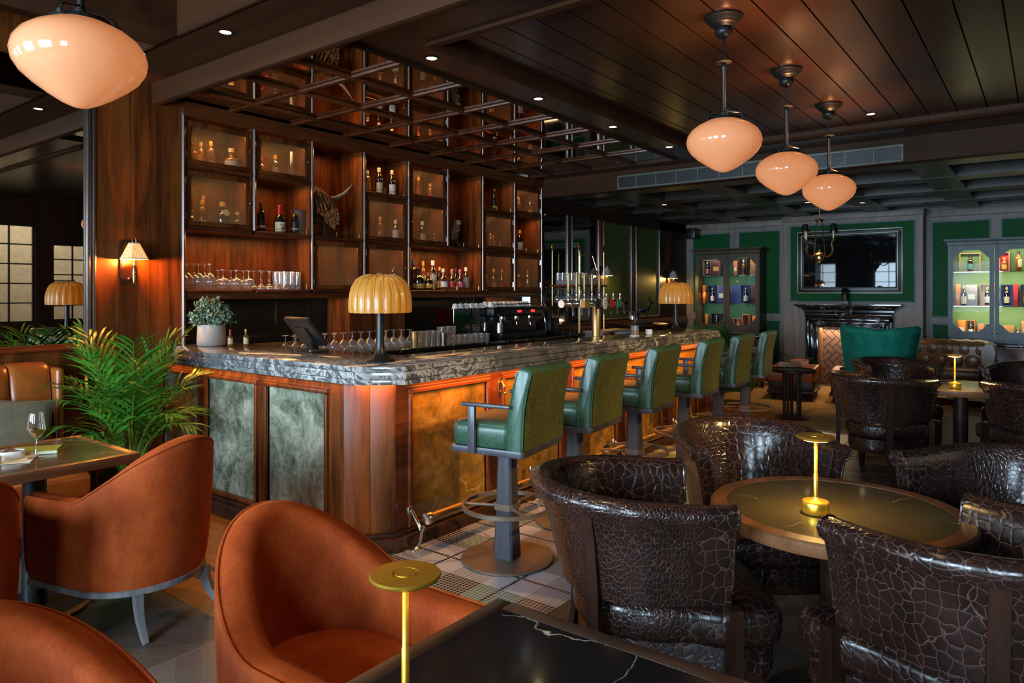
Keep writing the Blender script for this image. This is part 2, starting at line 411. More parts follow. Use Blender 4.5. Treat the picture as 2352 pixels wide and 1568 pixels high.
def mat_leather(name, a, b, c, rough=.38, crack=True, cw=1):
    t = NT(name); n = t.noise(t.co((1, 1, 1)), 5, 6, .7, .8); n2 = t.noise(t.co((1, 1, 1)), 26, 5, .7, 2.2)
    d = t.math('ABSOLUTE', t.math('SUBTRACT', n2, .5))
    col = t.ramp(n, [(.3, a), (.52, b), (.75, c)])
    if crack: col = t.mix(t.ramp(d, [(0, (.6, .6, .6)), (.02*cw, (.2, .2, .2)), (.05*cw, (0, 0, 0))]), col, tuple(min(1, x*1.9+.01) for x in c)+(1,))
    t.set(Base_Color=col, Roughness=rough, Coat_Weight=.25, Coat_Roughness=.25); t.bump(n2, .08, .003); return t.m
M['green_leather'] = mat_leather('green_leather', (.012, .045, .024), (.022, .072, .040), (.038, .10, .05))
M['orange_leather'] = mat_leather('orange_leather', (.24, .055, .008), (.34, .085, .012), (.42, .12, .02), .33, False)
M['brown_leather'] = mat_leather('brown_leather', (.13, .062, .02), (.20, .098, .03), (.27, .13, .04), .33, False)
M['shade_amber'] = mat_leather('amber_hide', (.42, .17, .022), (.55, .24, .035), (.66, .32, .06), .42, False)
M['mane'] = plain('carved_mane', (.27, .082, .014), .6, var=.45)
M['mane_dark'] = plain('carved_mane_dark', (.07, .03, .012), .7, var=.4)
M['carved'] = plain('carved_driftwood', (.20, .135, .07), .65, var=.35)
M['muzzle'] = plain('carved_muzzle', (.5, .34, .2), .55, var=.2)
M['horn'] = plain('horn', (.20, .19, .15), .35, var=.4)

def mat_onyx():
    t = NT('stone_panel'); v = t.co((1, 1, 1), (.3, .5, .1)); n = t.noise(v, 2.6, 9, .68, 1.6); n2 = t.noise(v, 8, 7, .7, 3.0); sw = t.noise(v, 2.3, 6, .55, 1.2)
    col = t.ramp(t.math('ADD', t.math('MULTIPLY', n, .65), t.math('MULTIPLY', n2, .35)), [(.36, (.030, .036, .025)), (.45, (.125, .14, .092)), (.53, (.25, .265, .19)), (.62, (.43, .43, .32))])
    d = t.math('ABSOLUTE', t.math('SUBTRACT', sw, .5))
    f = t.math('MULTIPLY', t.ramp(d, [(0, (.7, .7, .7)), (.008, (.25, .25, .25)), (.018, (0, 0, 0))]), t.ramp(t.noise(v, 1.7, 2), [(.45, (0, 0, 0)), (.6, (1, 1, 1))]))
    t.set(Base_Color=t.mix(f, col, (.46, .43, .33, 1)), Roughness=.28, Coat_Weight=.3); return t.m
M['onyx'] = mat_onyx()
def mat_amber_lit_stone():  # same stone as the left front, warm light and shade put into its colour
    t = NT('amber_lit_stone_panel'); v = t.co((1, 1, 1), (.5, .3, .2)); n = t.noise(v, 2.2, 8, .66, 1.2); n2 = t.noise(v, 8, 6, .65, 2.0); sw = t.noise(v, 1.7, 5, .5, .9)
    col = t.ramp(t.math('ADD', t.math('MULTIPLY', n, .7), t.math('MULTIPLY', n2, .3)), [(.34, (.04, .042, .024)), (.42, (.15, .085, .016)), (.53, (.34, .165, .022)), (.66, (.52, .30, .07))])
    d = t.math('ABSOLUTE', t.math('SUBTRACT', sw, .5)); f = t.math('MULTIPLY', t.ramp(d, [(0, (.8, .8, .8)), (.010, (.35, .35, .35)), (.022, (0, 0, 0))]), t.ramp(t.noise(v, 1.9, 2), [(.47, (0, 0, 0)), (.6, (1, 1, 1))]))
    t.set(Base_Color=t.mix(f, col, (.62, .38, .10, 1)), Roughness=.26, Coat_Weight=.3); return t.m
M['amber_lit_stone'] = mat_amber_lit_stone()
M['warm_lit_leather'] = mat_leather('warm_lit_leather', (.020, .028, .006), (.040, .050, .011), (.075, .082, .02), .42, True, 2.2)  # green leather with warm light painted into its olive tone, crackle its own
M['silver_line'] = plain('silver_line', (.5, .48, .40), .35, .3)
M['bar_marble'] = marble('bar_marble', (.020, .021, .024), (.115, .115, .122), (.66, .64, .59), 1.35, .03, .9, .12)
M['table_marble'] = vein_marble('table_marble', (.007, .007, .008), (.012, .012, .013), (.60, .55, .46), 1.6, .0016, .13, .5)
M['round_marble'] = vein_marble('round_marble', (.060, .046, .020), (.085, .066, .030), (.75, .60, .35), 2.0, .002, .22, .5)
M['fire_marble'] = vein_marble('fire_marble', (.006, .008, .009), (.014, .018, .019), (.70, .70, .68), 3.0, .03, .1, .50, .8)
M['counter_black'] = vein_marble('counter_black', (.006, .007, .008), (.012, .014, .015), (.4, .4, .38), 2.0, .006, .1, .5)

def mat_opal():
    t = NT('opal_glass'); n = t.noise(t.co((1, 1, 1)), 2, 2)
    lw = t.node('ShaderNodeLayerWeight'); lw.inputs[0].default_value = .5
    col = t.ramp(n, [(.3, (.80, .25, .085)), (.7, (.90, .30, .105))])
    t.set(Base_Color=(.42, .23, .12, 1), Emission_Color=col, Emission_Strength=.50, Roughness=.12, Coat_Weight=.6, Coat_Roughness=.02); return t.m
M['opal'] = mat_opal()
M['glow_warm'] = emit('bulb_glow', (1, .62, .24, 1), 14)
M['glow_down'] = emit('downlight_glow', (1, .72, .36, 1), 9)
M['glow_strip'] = emit('strip_glow', (1, .45, .12, 1), 3)
M['led_red'] = emit('display_red', (1, .02, .02, 1), 4)
def mat_pleat():
    t = NT('pleated_silk'); w = t.node('ShaderNodeTexWave', wave_type='BANDS', bands_direction='X'); w.inputs['Scale'].default_value = 28; t.l.new(t.co((1, 1, 0)), w.inputs[0])
    t.set(Base_Color=t.mix(w.outputs['Fac'], (.62, .42, .22, 1), (.75, .58, .36, 1)), Roughness=.8, Emission_Color=(1, .45, .08, 1), Emission_Strength=.55); t.bump(w.outputs['Fac'], .4, .004); return t.m
M['pleat'] = mat_pleat()
M['shade_white'] = plain('white_linen_shade', (.5, .48, .42), .8)

def mat_plaid():
    t = NT('floor_mosaic'); sx = t.node('ShaderNodeSeparateXYZ'); t.l.new(t.co(), sx.inputs[0]); X, Y = sx.outputs[0], sx.outputs[1]
    px, py = .565/24, .51/22
    u = t.math('FRACT', t.math('DIVIDE', t.math('SUBTRACT', X, 3.04-px/2), .565)); v = t.math('FRACT', t.math('DIVIDE', t.math('SUBTRACT', Y, 2.255-py/2), .51))
    band = lambda a, lo, hi: t.math('MULTIPLY', t.math('GREATER_THAN', a, lo), t.math('LESS_THAN', a, hi))
    xb = band(u, 7/24, 17/24); yb = band(v, 6/22, 16/22)
    line = t.math('MAXIMUM', t.math('LESS_THAN', u, 1/24), t.math('LESS_THAN', v, 1/22))
    col = t.mix(yb, (.46, .48, .53, 1), (.29, .285, .31, 1))
    col = t.mix(xb, col, t.mix(yb, (.12, .20, .155, 1), (.045, .037, .033, 1)))
    col = t.mix(line, col, (.012, .018, .03, 1))
    fu = t.math('FRACT', t.math('MULTIPLY', u, 24)); fv = t.math('FRACT', t.math('MULTIPLY', v, 22))
    g = t.math('MAXIMUM', t.math('LESS_THAN', fu, .13), t.math('LESS_THAN', fv, .13))
    wn = t.node('ShaderNodeTexNoise'); wn.inputs['Scale'].default_value = 30; t.l.new(t.co(), wn.inputs[0])
    col = t.mix(t.math('MULTIPLY', wn.outputs[0], .3), col, (.3, .3, .3, 1), 'MULTIPLY')
    t.set(Base_Color=t.mix(g, col, (.48, .47, .45, 1)), Roughness=t.math('ADD', t.math('MULTIPLY', g, .4), .22)); t.bump(t.math('SUBTRACT', 1, g), .15, .002); return t.m
M['plaid'] = mat_plaid()
def mat_chevron():
    t = NT('floor_chevron'); sx = t.node('ShaderNodeSeparateXYZ'); t.l.new(t.co(), sx.inputs[0]); X, Y = sx.outputs[0], sx.outputs[1]
    y2 = t.math('SUBTRACT', Y, 2.93)
    pp = t.math('PINGPONG', y2, .47); s = t.math('DIVIDE', t.math('ADD', X, t.math('MULTIPLY', pp, .55)), .125)
    fr = t.math('FRACT', s); idx = t.math('FLOOR', s); row = t.math('FLOOR', t.math('DIVIDE', y2, .47))
    cb = t.node('ShaderNodeCombineXYZ'); t.l.new(idx, cb.inputs[0]); t.l.new(row, cb.inputs[1])
    wn = t.node('ShaderNodeTexWhiteNoise', noise_dimensions='3D'); t.l.new(cb.outputs[0], wn.inputs[0])
    gr = t.noise(t.co((9, 2, 1), (0, 0, .5)), 6, 5, .6, .8)
    f = t.math('ADD', t.math('MULTIPLY', wn.outputs[0], .6), t.math('MULTIPLY', gr, .4))
    col = t.ramp(f, [(.2, (.060, .045, .034)), (.8, (.16, .122, .095))])
    ry = t.math('FRACT', t.math('DIVIDE', y2, .47))
    seam = t.math('MAXIMUM', t.math('LESS_THAN', fr, .02), t.math('MAXIMUM', t.math('LESS_THAN', ry, .006), t.math('GREATER_THAN', ry, .994)))
    t.set(Base_Color=t.mix(seam, col, (.2, .16, .12, 1)), Roughness=.36); t.bump(gr, .05, .003); return t.m
M['chevron'] = mat_chevron()
def mat_border():
    t = NT('floor_border'); sx = t.node('ShaderNodeSeparateXYZ'); t.l.new(t.co(), sx.inputs[0]); X = sx.outputs[0]
    gr = t.noise(t.co((8, .8, 1)), 4, 5, .6, .6); fr = t.math('FRACT', t.math('DIVIDE', t.math('SUBTRACT', X, 2.13), .17))
    col = t.ramp(gr, [(.3, (.22, .072, .010)), (.7, (.38, .135, .018))])  # orange stands for warm strip light, painted into the wood colour
    col = t.mix(t.math('LESS_THAN', fr, .012), col, (.08, .03, .008, 1))
    ln = t.math('MAXIMUM', t.math('MULTIPLY', t.math('GREATER_THAN', X, 2.09), t.math('LESS_THAN', X, 2.125)), t.math('MULTIPLY', t.math('GREATER_THAN', X, 1.985), t.math('LESS_THAN', X, 2.02)))
    t.set(Base_Color=t.mix(ln, col, (.05, .032, .01, 1)), Roughness=.32, Coat_Weight=.2); return t.m
M['border'] = mat_border()
def mat_brick():
    t = NT('firebox_herringbone'); sx = t.node('ShaderNodeSeparateXYZ'); t.l.new(t.co((1, 1, 1), (PI/4, 0, 0)), sx.inputs[0]); a, b = sx.outputs[1], sx.outputs[2]
    w = .088
    A = t.math('DIVIDE', a, w); B = t.math('DIVIDE', b, w); ia, ib = t.math('FLOOR', A), t.math('FLOOR', B); fa, fb = t.math('FRACT', A), t.math('FRACT', B)
    k = t.math('FLOORED_MODULO', t.math('SUBTRACT', ia, ib), 4)
    hor = t.math('LESS_THAN', k, 1.5); first = t.math('LESS_THAN', t.math('FLOORED_MODULO', k, 2), .5)
    lo = lambda x: t.math('LESS_THAN', x, .07); hi = lambda x: t.math('GREATER_THAN', x, .93)
    # horizontal bricks k=0 (left end), 1 (right end); vertical bricks k=3 (bottom), 2 (top)
    eh = t.math('MAXIMUM', t.math('MAXIMUM', lo(fb), hi(fb)), t.math('MAXIMUM', t.math('MULTIPLY', first, lo(fa)), t.math('MULTIPLY', t.math('SUBTRACT', 1, first), hi(fa))))
    ev = t.math('MAXIMUM', t.math('MAXIMUM', lo(fa), hi(fa)), t.math('MAXIMUM', t.math('MULTIPLY', first, hi(fb)), t.math('MULTIPLY', t.math('SUBTRACT', 1, first), lo(fb))))
    e = t.math('ADD', t.math('MULTIPLY', hor, eh), t.math('MULTIPLY', t.math('SUBTRACT', 1, hor), ev))
    n = t.noise(t.co(), 5, 3)
    t.set(Base_Color=t.mix(e, t.ramp(n, [(.3, (.33, .20, .14)), (.7, (.44, .28, .20))]), (.06, .04, .03, 1)), Roughness=.7); return t.m
M['brick'] = mat_brick()
def mat_rug():
    t = NT('rug_pile'); n = t.noise(t.co((2, 5, 1)), 3, 6, .7, 1.5); t.set(Base_Color=t.ramp(n, [(.3, (.20, .10, .03)), (.45, (.42, .26, .09)), (.55, (.5, .34, .14)), (.62, (.40, .10, .03)), (.75, (.3, .2, .08))]), Roughness=.95); return t.m
M['rug'] = mat_rug()
def mat_leaf(name, a, b):
    t = NT(name); n = t.noise(t.co(), 4, 3); t.set(Base_Color=t.ramp(n, [(.3, a), (.7, b)]), Roughness=.4); return t.m
M['palm_leaf'] = mat_leaf('palm_leaf', (.015, .11, .008), (.08, .27, .02)); M['palm_stem'] = mat_leaf('palm_stem', (.05, .14, .015), (.14, .22, .03))
M['sage_leaf'] = mat_leaf('sage_leaf', (.10, .17, .11), (.26, .35, .25))
M['hall_wall'] = plain('hall_wall', (.62, .50, .34), .8)
# ------------------------------------------------------------------ room shell
YB, XR, XC = 5.6, 13.0, 12.65          # bar wall face, fireplace wall, chimney breast face
struct('floor', MB().box(-2.9, -2.8, -.06, 13.3, 6.3, 0), M['chevron'])
struct('floor_mosaic', MB().box(2.655, 1.91, -.01, 8.4, 3.3, .004), M['plaid'])
struct('floor_border', MB().box(1.80, 1.91, -.01, 2.655, 5.6, .003), M['border'])
struct('trim_1', MB().box(1.80, 1.66, -.01, 8.4, 1.91, .003), wood('border_oak', (.07, .048, .032), (.12, .085, .06), 'x', .4, knots=False))
struct('floor_sub', MB().box(-2.9, -4.9, -.08, 13.3, -2.6, -.01), M['chevron'])
# planked ceiling, soffits, mouldings
m = MB(); y = 3.06 + .22
while y > -2.8:
    m.box(3.16, y - .210, 3.15, 7.46, y, 3.2, .0); y -= .22
m.box(3.1, -2.8, 3.2, 7.5, 3.5, 3.24)
struct('ceiling', m, M['ceiling_wood'])
m = MB(); m.box(2.74, 3.08, 3.1, 8.0, 3.45, 3.3); m.box(2.74, -2.8, 3.1, 3.19, 3.08, 3.3); m.box(7.43, -2.8, 3.1, 8.0, 3.08, 3.3); m.box(7.69, 3.45, 3.1, 8.0, 5.6, 3.3)
struct('ceiling_soffit', m, M['ceiling_wood'])
prof = [(-.02, -.022), (.035, -.022), (.05, -.008), (.06, .02), (.06, .05), (-.02, .05)]
struct('trim_2', MB().sweep([(3.19, -2.7, 3.1), (3.19, 3.08, 3.1), (7.43, 3.08, 3.1), (7.43, -2.7, 3.1)], prof), M['ceiling_wood_y'])
struct('trim_3', MB().sweep([(2.76, 3.45, 3.1), (7.69, 3.45, 3.1), (7.69, 5.58, 3.1)], [(-.02, -.02), (.0, -.03), (.012, -.01), (.012, .06), (-.02, .06)]), M['dark_wood'])
struct('ceiling_beam', MB().box(2.68, -2.8, 3.02, 2.745, 5.6, 3.32, .006), M['ceiling_wood_y'])
m = MB(); m.box(2.3, -2.8, 3.18, 2.68, 5.6, 3.3); m.box(-2.8, -2.8, 3.46, 2.3, 5.7, 3.55); m.box(2.28, -2.8, 3.18, 2.31, 5.6, 3.5)
for yy in (4.43, 2.1, -.2): m.box(-2.8, yy, 3.18, 2.29, yy + .3, 3.47)
for xx in (.7, -1.2): m.box(xx, -2.8, 3.2, xx + .3, 5.6, 3.47)
struct('ceiling_coffer_left', m, M['ceiling_wood_y'])
# bronze mirror ceiling over the bar with its timber lattice
struct('ceiling_mirror', MB().box(2.745, 3.45, 3.1, 7.69, 6.0, 3.12), M['mirror_bronze'], 0)
m = MB()
for yy in (3.99, 4.6, 5.19): m.box(2.75, yy - .024, 3.074, 7.68, yy + .024, 3.099, .004)
for k in range(7): m.box(3.33 + .61*k - .024, 3.46, 3.076, 3.33 + .61*k + .024, 5.58, 3.099, .004)
struct('ceiling_lattice', m, M['walnut_x'])
# dropped beam with the air grille, coffered ceiling beyond
struct('ceiling_bulkhead', MB().box(8.0, -2.8, 2.85, 8.14, 5.65, 3.3), M['ceiling_wood_y'])
m = MB(); m.box(8.1, -2.8, 3.12, 13.1, 5.7, 3.2)
xs = [8.14 + 1.2*k for k in range(5)]
for a in xs: m.box(a, -2.8, 2.85, a + .34, 5.68, 3.13)
for yy in (-2.8, -1.53, -.35, .83, 2.01, 3.19, 4.37, 5.5): m.box(8.1, yy, 2.853, 13.05, yy + .34, 3.13)
for a in xs:
    for yy in (-1.53, -.35, .83, 2.01, 3.19, 4.37):
        m.box(a + .34, yy - .84, 3.06, a + 1.2, yy - .80, 3.1); m.box(a + .32, yy - .9, 3.02, a + .36, yy + .02, 3.06)
struct('ceiling_coffer', m, M['coffer_wood'])
# walls: window wall on the street (x = -2.7)
m = MB(); ys = [-2.8] + [v for w in WIN_Y for v in w] + [6.2]
for k in range(0, len(ys), 2): m.box(-2.85, ys[k], 0, -2.7, ys[k+1], 3.6)
for a, b in WIN_Y: m.box(-2.85, a, 0, -2.7, b, .85); m.box(-2.85, a, 2.65, -2.7, b, 3.6)
struct('wall_left', m, M['dark_wood_z'])
def window(n, axis, c, a, b, z0, z1, nx, nz):
    m = MB(); g = MB()
    P = (lambda u, z, d: (c + d, u, z)) if axis == 'x' else (lambda u, z, d: (u, c + d, z))
    def bar(u0, z0_, u1, z1_, w=.03):
        p, q = P(u0 - w/2, z0_ - w/2, -.02), P(u1 + w/2, z1_ + w/2, .02); m.box(*p, *q)
    for k in range(nx + 1): bar(a + (b-a)*k/nx, z0, a + (b-a)*k/nx, z1, .05 if k in (0, nx) else .022)
    for k in range(nz + 1): bar(a, z0 + (z1-z0)*k/nz, b, z0 + (z1-z0)*k/nz, .05 if k in (0, nz) else .022)
    o = struct('window_%d' % n, m, M['black_metal'])
    g.box(*P(a, z0, -.004), *P(b, z1, .004)); g.build('pane', M['pane'], o)
for k, (a, b) in enumerate(WIN_Y): window(k+1, 'x', -2.78, a, b, .85, 2.65, 3, 5)
# street / hall wall (y = -2.6)
HW = [(3.2, 4.67, 1.03, 2.7), (4.95, 6.25, 1.05, 2.4)]
m = MB(); xs_ = [-2.85] + [v for w in HW for v in w[:2]] + [13.2]
for k in range(0, len(xs_), 2): m.box(xs_[k], -2.75, 0, xs_[k+1], -2.6, 3.6)
for a, b, z0, z1 in HW: m.box(a, -2.75, 0, b, -2.6, z0); m.box(a, -2.75, z1, b, -2.6, 3.6)
struct('wall_front', m, M['dark_wood_z'])
for k, (a, b, z0, z1) in enumerate(HW): window(k+4, 'y', -2.68, a, b, z0, z1, [4, 4, 6][k], 5)
struct('wall_hall', MB().box(1.5, -4.85, -.05, 7.0, -4.75, 3.4).box(6.9, -4.8, -.05, 7.0, -2.75, 3.4).box(1.5, -4.8, -.05, 1.6, -2.75, 3.4), M['hall_wall'])
# bar wall: dado, mirror, pilaster, mirror and green panels beyond the back bar
struct('wall_back', MB().box(-2.85, 5.66, 0, 2.27, 5.8, 3.5), M['walnut'])
struct('wall_back_bar', MB().box(2.7, 6.02, 0, 8.1, 6.15, 3.6), M['walnut'])
struct('wall_back_far', MB().box(8.03, 5.66, 0, 13.2, 5.8, 3.3), M['walnut'])
struct('wall_back_mirror', MB().box(-2.7, 5.64, 1.17, 2.22, 5.661, 3.17), M['mirror'], 0)
m = MB(); m.box(-2.7, 5.61, 1.125, 2.27, 5.66, 1.155, .008); m.box(-2.7, 5.62, 1.155, 2.27, 5.66, 1.172, .004)
struct('trim_4', m, M['mahogany'])
m = MB(); m.box(2.215, 5.6, 1.15, 2.245, 5.66, 3.18, .01); m.box(2.25, 5.59, 1.15, 2.275, 5.66, 3.18, .008)
struct('trim_5', m, M['pewter'])
m = MB(); m.box(2.275, YB, 0, 2.668, 5.8, 3.2); m.box(2.672, YB, 0, 2.925, 5.8, 3.2)
struct('wall_back_pilaster', m, M['walnut'])
m = MB(); m.box(8.15, 5.645, 1.08, 8.72, 5.661, 2.68); m.box(8.86, 5.645, 1.08, 9.62, 5.661, 2.68)
struct('wall_back_mirror_far', m, M['mirror_dark'], 0)
m = MB()
for a, b in ((9.80, 10.70), (10.90, 11.79)): m.box(a, 5.65, 1.14, b, 5.661, 2.66)
struct('wall_back_panel', m, M['green_silk'])
m = MB()
for a in (8.72, 8.84, 9.62, 9.78, 10.70, 10.88, 11.79): m.box(a, 5.62, 1.1, a + .02, 5.66, 2.68, .006)
m.box(9.8, 5.62, 1.1, 11.8, 5.66, 1.14, .01)
struct('trim_6', m, M['pewter'])
m = MB(); m.box(8.05, 5.60, .95, 13, 5.66, 1.08, .01); m.box(8.05, 5.61, 0, 13, 5.66, .16)
struct('baseboard_back', m, M['mahogany'])
m = MB(); m.box(11.83, 5.63, 0, 13.0, 5.66, 2.85); m.box(8.05, 5.63, 2.68, 13, 5.66, 2.86)
struct('wall_back_pier', m, M['dark_wood_z'])
# fireplace wall: grey stiles, green fields, chimney breast
m = MB(); m.box(13.0, -2.8, 0, 13.15, 5.75, 3.2); m.box(XC, 1.57, 0, 13.0, 3.68, 2.86)
struct('wall_right', m, M['grey_wood'])
G_ = MB(); T_ = MB()
def green_field(xf, y0, y1, z0, z1):
    G_.box(xf - .006, y0, z0, xf + .002, y1, z1)
    w = .022
    for a, b, c, d in ((y0-w, y1+w, z0-w, z0), (y0-w, y1+w, z1, z1+w), (y0-w, y0, z0, z1), (y1, y1+w, z0, z1)): T_.box(xf - .02, a, c, xf + .002, b, d, .006)
for y0, y1 in ((4.77, 5.48), (3.86, 4.58), (.73, 1.47), (-.30, .56), (-1.6, -.5)):
    green_field(13.0, y0, y1, 1.17, 2.65); green_field(13.0, y0, y1, .22, 1.03)
green_field(XC, 1.69, 3.56, 1.40, 2.675)
struct('wall_right_panel', G_, M['green_paint']); struct('trim_7', T_, M['slate_paint'])
struct('trim_8', MB().box(12.95, 3.68, 2.74, 13.0, 5.62, 2.85, .01).box(12.95, -2.6, 2.74, 13.0, 1.57, 2.85, .01).box(12.6, 1.55, 2.76, XC, 3.70, 2.85, .01), M['grey_wood'])
struct('baseboard_right', MB().box(12.96, 3.68, 0, 13.0, 5.62, .16, .008).box(12.96, -2.6, 0, 13.0, 1.57, .16, .008), M['grey_wood'])
# ------------------------------------------------------------------ the bar counter
bar = thing('bar_counter', 'long L-shaped bar counter with marbled stone top, stone front panels and brass foot rail', 'bar counter', (0, 0, 0))
OUT = [(2.83, 5.6), (2.83, 5.40), (2.65, 5.16), (2.65, 3.17), (2.85, 2.94), (7.72, 2.94), (7.9, 3.1), (7.9, 3.52), (3.36, 3.52), (3.36, 5.6)]
def inset(poly, d):
    n = len(poly); R_ = []
    for i in range(n):
        p0, p1, p2 = Vector(poly[i-1]), Vector(poly[i]), Vector(poly[(i+1) % n])
        a = (p1-p0).normalized(); b = (p2-p1).normalized(); na = Vector((-a.y, a.x)); nb = Vector((-b.y, b.x))
        k = (na+nb).normalized(); R_.append(tuple(p1 + k*(d/max(.4, k.dot(na)))))
    return R_
m = MB(); m.prism(inset(OUT, .008), 1.088, 1.115, .003); m.prism(inset(OUT, .022), 1.078, 1.09); m.prism(OUT, 1.042, 1.084, .003); m.prism(inset(OUT, .022), 1.032, 1.044); m.prism(inset(OUT, .010), 1.008, 1.037, .003)
o = m.build('countertop', M['bar_marble'], bar, 30)
IN = inset(OUT, .05)
BX, BY = 2.72, 3.11      # front panel planes
CH0, CH1 = (2.72, 3.33), (2.93, 3.11)   # chamfered corner post
m = MB(); m.prism([(2.86, 5.59), (2.80, 5.59), (2.80, 3.36), (3.0, 3.16), (7.78, 3.16), (7.78, 3.46), (3.30, 3.46), (3.30, 5.59)], .0, 1.008)
m.build('carcass', M['dark_wood'], bar)
fr = MB(); fx = MB(); pn = []
zt, zb = .925, .135
def panel_frame(P, a, b):
    """P(u,z,d): point on the front plane, d out of it"""
    w = .028
    def bx(u0, z0, u1, z1, d0, d1, bev=.006): fr.box(*P(u0, z0, d0), *P(u1, z1, d1), bev)
    bx(a-w, zt, b+w, zt+w, -.02, .018); bx(a-w, zb-w, b+w, zb, -.02, .018); bx(a-w, zb, a, zt, -.02, .018); bx(b, zb, b+w, zt, -.02, .018)
    bx(a-w*1.5, zt+w, b+w*1.5, zt+w*1.5, -.02, .008, .003)
PL = lambda u, z, d: (BX - d, u, z)
PR = lambda u, z, d: (u, BY - d, z)
left_p = [(3.50, 4.10), (4.24, 4.84), (4.96, 5.50)]
right_p = [(3.06 + .92*k, 3.06 + .92*k + .72) for k in range(5)]
for P_, ps, mt in ((PL, left_p, 'walnut'), (PR, right_p, 'mahogany')):
    for a, b in ps: fr = MB(); panel_frame(P_, a, b); fr.build('panel_moulding', M[mt], bar)
m = MB()
m.box(BX, 3.33, .0, 2.81, 5.6, .10); m.box(BX, 3.33, .93, 2.81, 5.6, 1.008); us = [3.33] + [v for p in left_p for v in p] + [5.6]
for k in range(0, len(us), 2): m.box(BX + .002, us[k], .1, 2.81, us[k+1], .95)
m.build('front_frame', M['walnut'], bar); m = MB()
m.box(2.93, BY, .0, 7.78, 3.2, .10); m.box(2.93, BY, .93, 7.78, 3.2, 1.008); us = [2.93] + [v for p in right_p for v in p] + [7.78]
for k in range(0, len(us), 2): m.box(us[k], BY + .002, .1, us[k+1], 3.2, .95)
m.box(7.74, 3.1, 0, 7.8, 3.48, 1.008)
m.build('front_frame', M['mahogany'], bar)
m = MB(); m.prism([CH0, ((CH0[0]+CH1[0])/2 - .001, (CH0[1]+CH1[1])/2 + .001), (2.91, 3.28), (2.85, 3.36)], .0, 1.008, .002); m.prism([((CH0[0]+CH1[0])/2 + .001, (CH0[1]+CH1[1])/2 - .001), CH1, (3.0, 3.2), (2.91, 3.28)], .0, 1.008, .002); m.build('corner_post', M['walnut'], bar)
m = MB(); m.prism([(2.63, 5.6), (2.63, 3.29), (2.89, 3.05), (7.80, 3.05), (7.80, 3.12), (2.93, 3.12), (2.71, 3.33), (2.71, 5.6)], 0, .085, .006)
m.prism([(2.67, 5.6), (2.67, 3.31), (2.91, 3.08), (7.80, 3.08), (7.80, 3.12), (2.93, 3.12), (2.71, 3.33), (2.71, 5.6)], .085, .105, .004)
m.build('plinth', M['dark_wood'], bar)
for a, b in left_p: MB().box(BX + .012, a - .004, zb - .004, BX + .03, b + .004, zt + .004).build('front_panel', M['onyx'], bar, label='grey green stone panel in a walnut moulding')
for a, b in right_p: MB().box(a - .004, BY + .012, zb - .004, b + .004, BY + .03, zt + .004).build('front_panel', M['amber_lit_stone'], bar, label='stone panel with painted-in amber light in a reddish moulding')
# unseen warm spots near the hall wall, aimed back at the bar front
for x in (3.5, 5.3, 7.1): light('unseen_spot', 'SPOT', (x, -1.45, 3.08), 480, (1, .60, .22), (Vector((x, -1.45, 3.08)) - Vector((x - .1, 2.9, .5))).to_track_quat('Z', 'Y').to_euler(), spot=R(34), blend=.8, radius=.06)
# coat hooks, brass foot rail and its brackets
for x in (3.93, 5.77):
    m = MB(); m.M = T(x, BY, .86); m.tube([(0, 0, .04), (0, -.02, .05), (0, -.045, .02), (0, -.03, -.02), (0, -.005, -.02)], .006, 8); m.ball((0, -.05, -.03), .011)
    m.tube([(0, -.005, -.02), (0, -.05, -.03)], .004, 6); m.box(-.014, -.006, -.05, .014, .002, .07, .004); m.build('coat_hook', M['brass_old'], bar)
rl = MB(); rl.tube([(3.05, 2.955, .19), (7.6, 2.955, .19)], .030, 20)
rail = rl.build('foot_rail', M['brass_dull'], bar)
m = MB(); m.lathe([(0, 0), (.034, 0), (.038, .008), (.038, .03), (.033, .036), (0, .036)], 20); bm_ = m.v; m.v = [(3.05 + p[2] - .02, 2.955 + p[0], .19 + p[1]) for p in bm_]; m.build('end_cap', M['nickel'], rail)
for x in (3.0, 4.25, 5.5, 6.75):
    m = MB()
    m.tube([(x, 3.07, .23), (x, 3.04, .225), (x, 2.985, .155), (x, 2.97, .13)], .010, 8); m.tube([(x, 3.02, .0), (x, 2.975, .06), (x, 2.965, .115), (x, 2.945, .155)], [.011, .01, .011, .012], 8)
    m.lathe([(.035, 0), (.035, .006), (.016, .014), (0, .016)], 16, (x, 3.02, .004)); m.box(x - .022, 3.05, .205, x + .022, 3.08, .255, .012)
    m.build('rail_bracket', M['nickel'], bar)
# warm light strips hidden under the counter overhang
for a, b, p in ((3.1, 5.4, 9), (5.4, 7.7, 9)):
    light('under_counter_strip', 'AREA', ((a+b)/2, 3.02, 1.0), p, (1, .33, .05), (R(14), 0, 0), b-a, .05)
light('under_counter_strip', 'AREA', (2.688, 4.35, 1.0), 3.0, (1, .40, .07), (0, R(12), 0), .03, 2.2)
light('under_counter_strip', 'AREA', (2.82, 3.17, 1.0), 1.0, (1, .38, .07), (0, 0, R(-45)), .25, .04)

